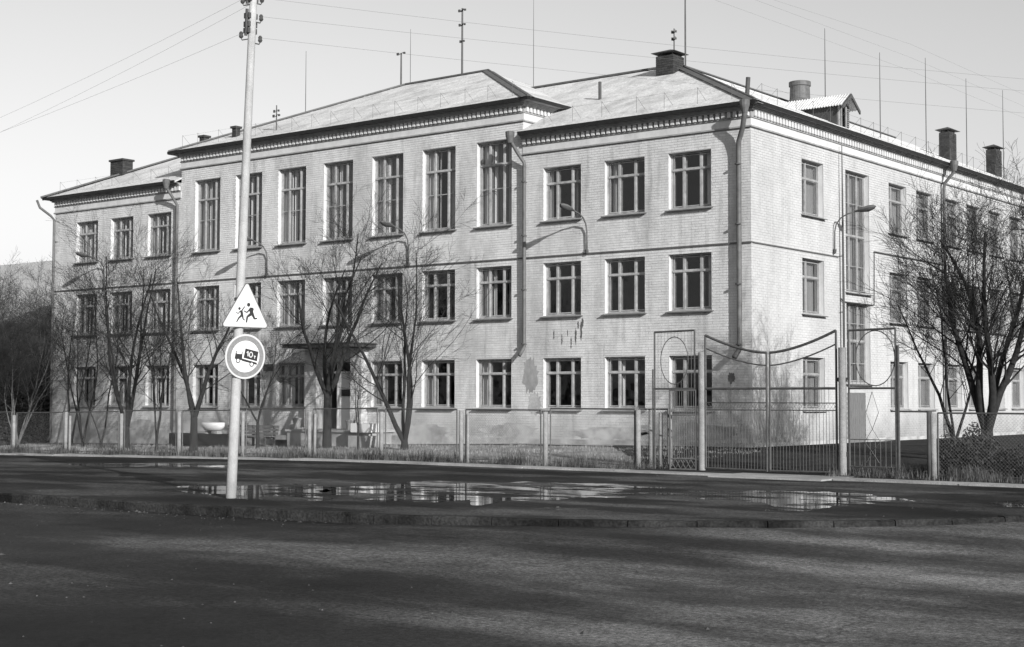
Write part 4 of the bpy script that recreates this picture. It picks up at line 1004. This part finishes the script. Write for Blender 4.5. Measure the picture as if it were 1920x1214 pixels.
bowl(-15.0, -2.2, gz(-15, -2.2)+.42, .95, .5, .34, 'boxy white planter right of the entrance landing', rect=True)
def bin_(x, y, z, label):
    t = thing('litter_bin', label, 'bin', (x, y, z), 'tapered concrete litter bins')
    MB().lathe((0, 0, 0), [(.13, 0), (.19, .32), (.205, .33), (.205, .38), (.17, .38), (.14, .1)], 18).obj('bin_body', 'conc', t, smooth=False)
bin_(-16.7, -1.2, .3, 'tapered litter bin standing on the entrance landing')
mb = MB(); mb.box(-.2, -.2, -.3, .2, .2, .72); o = mb.obj('bin_pedestal', 'plinth', None, loc=(-20.35, -.5, gz(-20.3, -.5))); tag(o, 'square cement pedestal by the left pilaster', 'pedestal')
bin_(-20.35, -.5, gz(-20.3, -.5)+.72, 'tapered litter bin on a pedestal behind the bench')
# yard drive behind the gate
v_ = []; f_ = []; ys_ = fr_(-9.95, 0, 34) + fr_(1, 34, 20); nx_ = 14
for y in ys_:
    xl = interp(y, [(-10, 1.9), (-9, 1.9), (-.6, -5.0), (-.58, .3), (40, .3)]) + .25*mn.noise(Vector((0, y*1.3, 2))); xr = 12.5 + .3*mn.noise(Vector((5, y*.8, 2)))
    if y > -.6: xl = .3
    for i in range(nx_): x = lerp(xl, xr, i/(nx_-1)); v_.append((x, y, gz(x, y) + .035))
for j in range(len(ys_)-1):
    for i in range(nx_-1): a = j*nx_+i; f_.append((a, a+1, a+1+nx_, a+nx_))
me = bpy.data.meshes.new('drive'); me.from_pydata(v_, [], f_); me.materials.append(M['yard']); link('drive', me, None, 'structure')
grid('wall_apron', fr_(-37.6, 1.5, 60), lambda x: [-.9, -.5, -.05], lambda x, y: gz(x, y) + .03, 'strip')

# ------------------------------------------------------------------ trees
def grow(mb, p, d, L_, r, lev, rg, sp, out=None, tropism=.06):
    """one wandering shoot with side shoots; lev 0 ends in bare twigs"""
    n = {3: 9, 2: 7, 1: 5, 0: 3}[lev]; k = {3: 7, 2: 5, 1: 4, 0: 3}[lev]
    pts = [p.copy()]; rs = [r]; dd = d.normalized(); q = p.copy(); nodes = []
    for i in range(n):
        dd = (dd + Vector((rg.gauss(0, 1), rg.gauss(0, 1), rg.gauss(0, .7)))*(.09 if lev > 1 else .14) + Vector((0, 0, tropism))).normalized()
        q = q + dd*(L_/n); pts.append(q.copy()); rs.append(max(r*(1 - .78*(i+1)/n), .0035)); nodes.append((q.copy(), dd.copy(), rs[-1], (i+1)/n))
    (out[lev] if out else mb).tube(pts, rs, k, cap=False)
    if lev == 0: return
    cnt = {3: sp[0], 2: sp[1], 1: sp[2]}[lev]
    for c in range(cnt):
        t = rg.uniform(.22 if lev == 3 else .12, 1.0); i = min(n-1, int(t*n)); b, bd, br, bt = nodes[i]
        a = rg.uniform(0, 2*math.pi); o_ = bd.orthogonal().normalized(); o2 = bd.cross(o_); side_ = o_*math.cos(a) + o2*math.sin(a)
        ang = rg.uniform(.45, .95); nd = (bd*math.cos(ang) + side_*math.sin(ang)); nd.z = nd.z*.8 + .12
        grow(mb, b - bd*(L_/n)*rg.random(), nd, L_*rg.uniform(.36, .6)*(1.15 - .45*t), max(br*.36, .003), lev-1, rg, sp, out, tropism)
NT = 0
def tree(x, y, label, stems, h, r, fork=.3, spread=.35, seed=1, sp=(8, 7, 5), lean=(0, 0), trop=.05, mt='bark', mtw='twig', name='bare_tree', grp='bare trees behind the fence', trunk_h=None):
    rg = random.Random(seed); z = gz(x, y); t = thing(name, label, 'tree', (x, y, z), grp)
    out = {3: MB(), 2: MB(), 1: MB(), 0: MB()}; tr = MB()
    f = Vector((lean[0]*fork, lean[1]*fork, fork))
    tr.tube([Vector((0, 0, -.3)), Vector((0, 0, .0)), f*.5, f], [r*1.6, r*1.3, r*1.05, r*.95], 9)
    stem_rs = r*(.95 if stems == 1 else .72)
    for s_ in range(stems):
        a = 2*math.pi*(s_ + rg.uniform(-.25, .25))/stems + seed; sprd = spread*rg.uniform(.6, 1.25)
        d = Vector((math.cos(a)*sprd + lean[0], math.sin(a)*sprd + lean[1], 1)); hh = h*rg.uniform(.78, 1.02) - fork
        out[3] = MB(); 
        grow(None, f - Vector((0, 0, .1)), d, hh/d.normalized().z*.95, stem_rs*rg.uniform(.75, 1.1), 3, rg, sp, out, trop)
        out[3].obj('stem', mt, t, smooth=True)
    tr.obj('trunk', mt, t, smooth=True)
    out[2].obj('branch', mt, t); 
    mbt = MB(); mbt.v = out[1].v + out[0].v; n0 = len(out[1].v); mbt.f = out[1].f + [tuple(i+n0 for i in f_) for f_ in out[0].f]; mbt.obj('twigs', mtw, t, kind='stuff')
    return t
tree(-24.6, -5.6, 'bare many-stemmed tree before the left wing, thickest of the left group', 5, 8.0, .12, .9, .28, 11, (10, 9, 6))
tree(-23.0, -5.4, 'slender bare sapling right beside the thickest left tree', 2, 5.6, .05, .5, .22, 12, (9, 8, 5))
tree(-19.5, -6.5, 'bare tree with a stout dark stub behind the sign pole', 3, 6.6, .13, 1.3, .30, 13, (9, 8, 6))
tree(-15.75, -3.4, 'bare tree with one thick trunk before the entrance', 5, 8.0, .14, 2.0, .5, 14, (9, 8, 6))
tree(-11.2, -4.2, 'bare tree with V-shaped split trunk right of the entrance', 4, 7.2, .12, .35, .42, 15, (10, 9, 6), lean=(.02, 0))
tree(-13.3, -4.3, 'thin bare sapling with whitewashed look before the landing', 2, 3.0, .04, .9, .35, 16, (7, 6, 4))
tree(-18.6, -4.2, 'small crooked bare sapling between the pole and the bench', 3, 4.6, .06, 1.1, .5, 17, (9, 8, 5))
tree(-29.6, -4.0, 'bare tree by the left corner of the school, leaning right', 3, 7.4, .08, .2, .25, 18, (10, 9, 6))
tree(-31.5, -3.2, 'slim upright bare tree just inside the left corner of the school', 2, 8.0, .075, .3, .16, 19, (10, 9, 6))
tree(-27.0, -5.0, 'thin bare tree between the left corner and the thickest left tree', 2, 7.0, .055, .3, .22, 20, (10, 9, 6))
tree(-21.5, -6.6, 'thin bare tree just left of the stout dark stub', 2, 6.0, .055, .4, .28, 24, (9, 9, 5))
# right group
tree(9.15, -4.0, 'large bare tree with several dark trunks at the right end', 5, 7.0, .16, .9, .30, 27, (15, 12, 8), lean=(-.02, .0), trop=.04)
tree(7.6, -2.2, 'slighter bare tree just left of the large right-hand tree', 3, 6.0, .075, .5, .34, 22, (12, 10, 7), lean=(-.10, 0), trop=.05)
tree(11.2, -3.2, 'slim pale bare tree at the right edge', 3, 5.8, .08, .7, .3, 23, (10, 9, 6), mt='bark')
# thicket at the left before the neighbouring house
TH_ = [(-34.5, -2.5, 5.5), (-37.0, 0.0, 6.0), (-36.0, -4.5, 5.2), (-39.5, -3.0, 5.8), (-41.5, 1.0, 6.4), (-33.0, -6.0, 4.4), (-44.5, -1.5, 6.0), (-38.5, -6.5, 4.6), (-30.5, -6.8, 3.4)]
for i, (x, y, h) in enumerate(TH_[:8]):
    tree(x-2, y, ['bare shrub tree nearest the left corner of the school in the dark thicket', 'tall bare shrub tree by the end wall in the dark thicket', 'bare shrub tree in front of the dark thicket', 'bare shrub tree in the middle of the dark thicket', 'tallest bare shrub tree at the back of the thicket', 'low bare shrub tree close to the fence in the thicket', 'outer bare shrub tree of the thicket toward the house', 'spreading bare shrub tree near the fence at the left edge'][i],
         6, h*1.2, .06, .12, .5, 40+i, (12, 10, 7), mt='bark' if i % 3 else 'paleb', mtw='twig' if i % 3 else 'twiglight', name='shrub_tree', grp='bare shrub trees of the thicket')

# leafy undergrowth (stuff)
def scrub(name, boxes, n, size, m, seed):
    rg = np.random.RandomState(seed); V = []; F = []
    per = n // len(boxes)
    for (x0, x1, y0, y1, h) in boxes:
        X = rg.uniform(x0, x1, per); Y = rg.uniform(y0, y1, per)
        env = np.clip(1 - ((X-(x0+x1)/2)/((x1-x0)/2+1e-6))**4, .15, 1)*(.65 + .35*np.sin(X*2.3+Y*1.7)*np.cos(X*.9-Y*2.2))
        Zh = rg.uniform(0, 1, per)**.8*h*env
        D = rg.normal(0, 1, (per, 3)); D /= np.linalg.norm(D, axis=1)[:, None]; E_ = np.cross(D, rg.normal(0, 1, (per, 3))); E_ /= np.linalg.norm(E_, axis=1)[:, None]
        s = size*rg.uniform(.5, 1.3, per)[:, None]
        c = np.stack([X, Y, Zh + np.array([gz(a, b) for a, b in zip(X, Y)])], 1)
        b0 = len(V)*0 + sum(len(v_) for v_ in V)
        V.append(np.stack([c - D*s, c + E_*s*.45, c + D*s, c - E_*s*.45], 1).reshape(-1, 3)); F.append(b0 + np.arange(per*4).reshape(-1, 4))
    V = np.concatenate(V); F = np.concatenate(F)
    me = bpy.data.meshes.new(name); me.from_pydata(V.tolist(), [], F.tolist()); me.materials.append(M[m]); return link(name, me, None, 'stuff')
o = scrub('undergrowth', [(-48, -38.1, -2, 4, 3.6), (-48, -38.1, -5, 0, 2.0)], 30000, .12, 'leaf', 3); o['label'] = 'dark tangled undergrowth filling the thicket at the left'
o = scrub('undergrowth', [(9.2, 10.6, -8.3, -5.8, 1.35), (10.0, 12.2, -8.4, -5.0, .8), (11.2, 15.5, -8.2, -4.5, 1.2)], 21000, .05, 'leaf', 4); o['label'] = 'dark tangled undergrowth at the foot of the large tree'

# dry grass (stuff): tufts along the fence and a short lawn behind
def grass(name, n, xr, yf, hf, seed, label, wdt=.006, m='grass'):
    rg = np.random.RandomState(seed); X = rg.uniform(*xr, n); Y = yf(rg, n, X)
    cl = np.array([mn.noise(Vector((a*.9, b*.9, 5))) + .5*mn.noise(Vector((a*3, b*3, 2))) for a, b in zip(X, Y)])
    keep = cl > rg.uniform(-.45, .25, n); X, Y, cl = X[keep], Y[keep], cl[keep]; n = len(X)
    H = hf(rg, n)*(.75 + cl); H = np.clip(H, .02, .5); a = rg.uniform(0, 2*np.pi, n); ln = rg.uniform(.1, .7, n)*H
    Z = np.array([gz(p_, q_) for p_, q_ in zip(X, Y)]) - .005
    wx_, wy_ = np.cos(a+1.57)*wdt, np.sin(a+1.57)*wdt
    p0 = np.stack([X-wx_, Y-wy_, Z], 1); p1 = np.stack([X+wx_, Y+wy_, Z], 1); p2 = np.stack([X+np.cos(a)*ln*.4+wx_*.6, Y+np.sin(a)*ln*.4+wy_*.6, Z+H*.6], 1); p3 = np.stack([X+np.cos(a)*ln*.4-wx_*.6, Y+np.sin(a)*ln*.4-wy_*.6, Z+H*.6], 1); p4 = np.stack([X+np.cos(a)*ln, Y+np.sin(a)*ln, Z+H], 1)
    V = np.stack([p0, p1, p2, p3, p4], 1).reshape(-1, 3).tolist(); F = []
    for i in range(n): b = i*5; F.append((b, b+1, b+2, b+3)); F.append((b+3, b+2, b+4))
    me = bpy.data.meshes.new(name); me.from_pydata(V, [], F); me.materials.append(M[m]); o = link(name, me, None, 'stuff'); o['label'] = label
off_drive = lambda X, Y: X
def yf1(rg, n, X): Y = -9.15 + rg.normal(0, .38, n); Y = np.clip(Y, -10.0, -8.0); Y[(X > 2.3) & (X < 7.3)] = 500.; return Y
grass('grass', 42000, (-38, 18), yf1, lambda rg, n: rg.uniform(.08, .46, n)*rg.uniform(.4, 1.2, n), 2, 'dry grass tufts along the foot of the fence', .007, 'weeds')
def yf2(rg, n, X): Y = -8.6 + 7.4*rg.uniform(0, 1, n)**1.3; Y[(X > 1.6)] = 500.; return Y
grass('grass', 60000, (-36, 1.6), yf2, lambda rg, n: rg.uniform(.03, .13, n), 5, 'short dry lawn between fence and school', .007)
grass('grass', 14000, (8.6, 17), lambda rg, n, X: rg.uniform(-8.9, -3, n), lambda rg, n: rg.uniform(.08, .4, n), 6, 'rank grass under the large tree', .007, 'weeds')

def pebbles(n, seed):
    rg = np.random.RandomState(seed); V = []; F = []; k = 0
    for i in range(n):
        near = rg.rand() < .45
        x = rg.uniform(-6, 20)
        if near: y = kerby(x) - abs(rg.normal(.1, .25)) - .06; z = base(x) - .14
        elif rg.rand() < .6: y = rg.uniform(-36, kerby(x) - .3); z = base(x) - .14
        else: y = rg.uniform(kerby(x) + .3, -11); z = base(x) + .004
        if x > 18.3: continue
        r = rg.uniform(.004, .014)*(1 + 1.5*(rg.rand() < .05)); a = rg.uniform(0, 6.28)
        P3 = [(x + r*1.4*math.cos(a+q)*rg.uniform(.7, 1.2), y + r*1.4*math.sin(a+q)*rg.uniform(.7, 1.2), z-.001) for q in (0, 1.57, 3.14, 4.71)] + [(x, y, z + r*rg.uniform(.5, 1.1))]
        V += P3; F += [(k, k+1, k+4), (k+1, k+2, k+4), (k+2, k+3, k+4), (k+3, k, k+4)]; k += 5
    me = bpy.data.meshes.new('pebbles'); me.from_pydata(V, [], F); me.materials.append(M['stone']); o = link('pebbles', me, None, 'stuff'); o['label'] = 'loose grit and small stones on the asphalt'
pebbles(1500, 8)
for (x, y, r_) in ((-11.5, -8.9, .5), (-3.1, -8.8, .7), (-18.9, -9.0, .6), (4.9, -9.9, .8)):
    pts = [(x + r_*1.6*math.cos(q)*(1+.2*math.sin(3*q+x)), y + r_*.55*math.sin(q)*(1+.25*math.cos(2*q)), base(x) + .012) for q in [2*math.pi*i/18 for i in range(18)]]
    mb = MB(); mb.v = pts; mb.f = [tuple(range(18))]; mb.obj('trodden_soil', 'yard', None, kind='structure')
# ------------------------------------------------------------------ neighbouring house beyond the left corner
hs = thing('neighbouring_house', 'low shaded house with pale gabled roof beyond the left corner', 'house', (-58.9, 14, -.8))
mb = MB(); mb.box(-13.6, -7, -.3, 9.6, 7, 6.9)
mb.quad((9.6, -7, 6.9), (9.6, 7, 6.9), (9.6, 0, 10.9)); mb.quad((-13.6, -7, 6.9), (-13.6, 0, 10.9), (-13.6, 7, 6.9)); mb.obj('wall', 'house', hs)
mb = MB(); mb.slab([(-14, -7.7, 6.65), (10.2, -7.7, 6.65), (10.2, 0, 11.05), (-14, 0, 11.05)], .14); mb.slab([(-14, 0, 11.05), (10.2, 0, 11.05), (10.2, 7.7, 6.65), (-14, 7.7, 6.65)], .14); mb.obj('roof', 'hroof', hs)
for x in (-9, -4.5, 0, 4.5):
    for z in (1.6, 4.4):
        m_ = MB(); m_.box(x-.7, -7.06, z, x+.7, -7.0, z+1.7); wn = m_.obj('window', 'frame', hs); m_ = MB(); m_.box(x-.6, -7.075, z+.1, x+.6, -7.062, z+1.6); m_.obj('pane', 'signk', wn)
print('objects', len(bpy.data.objects))
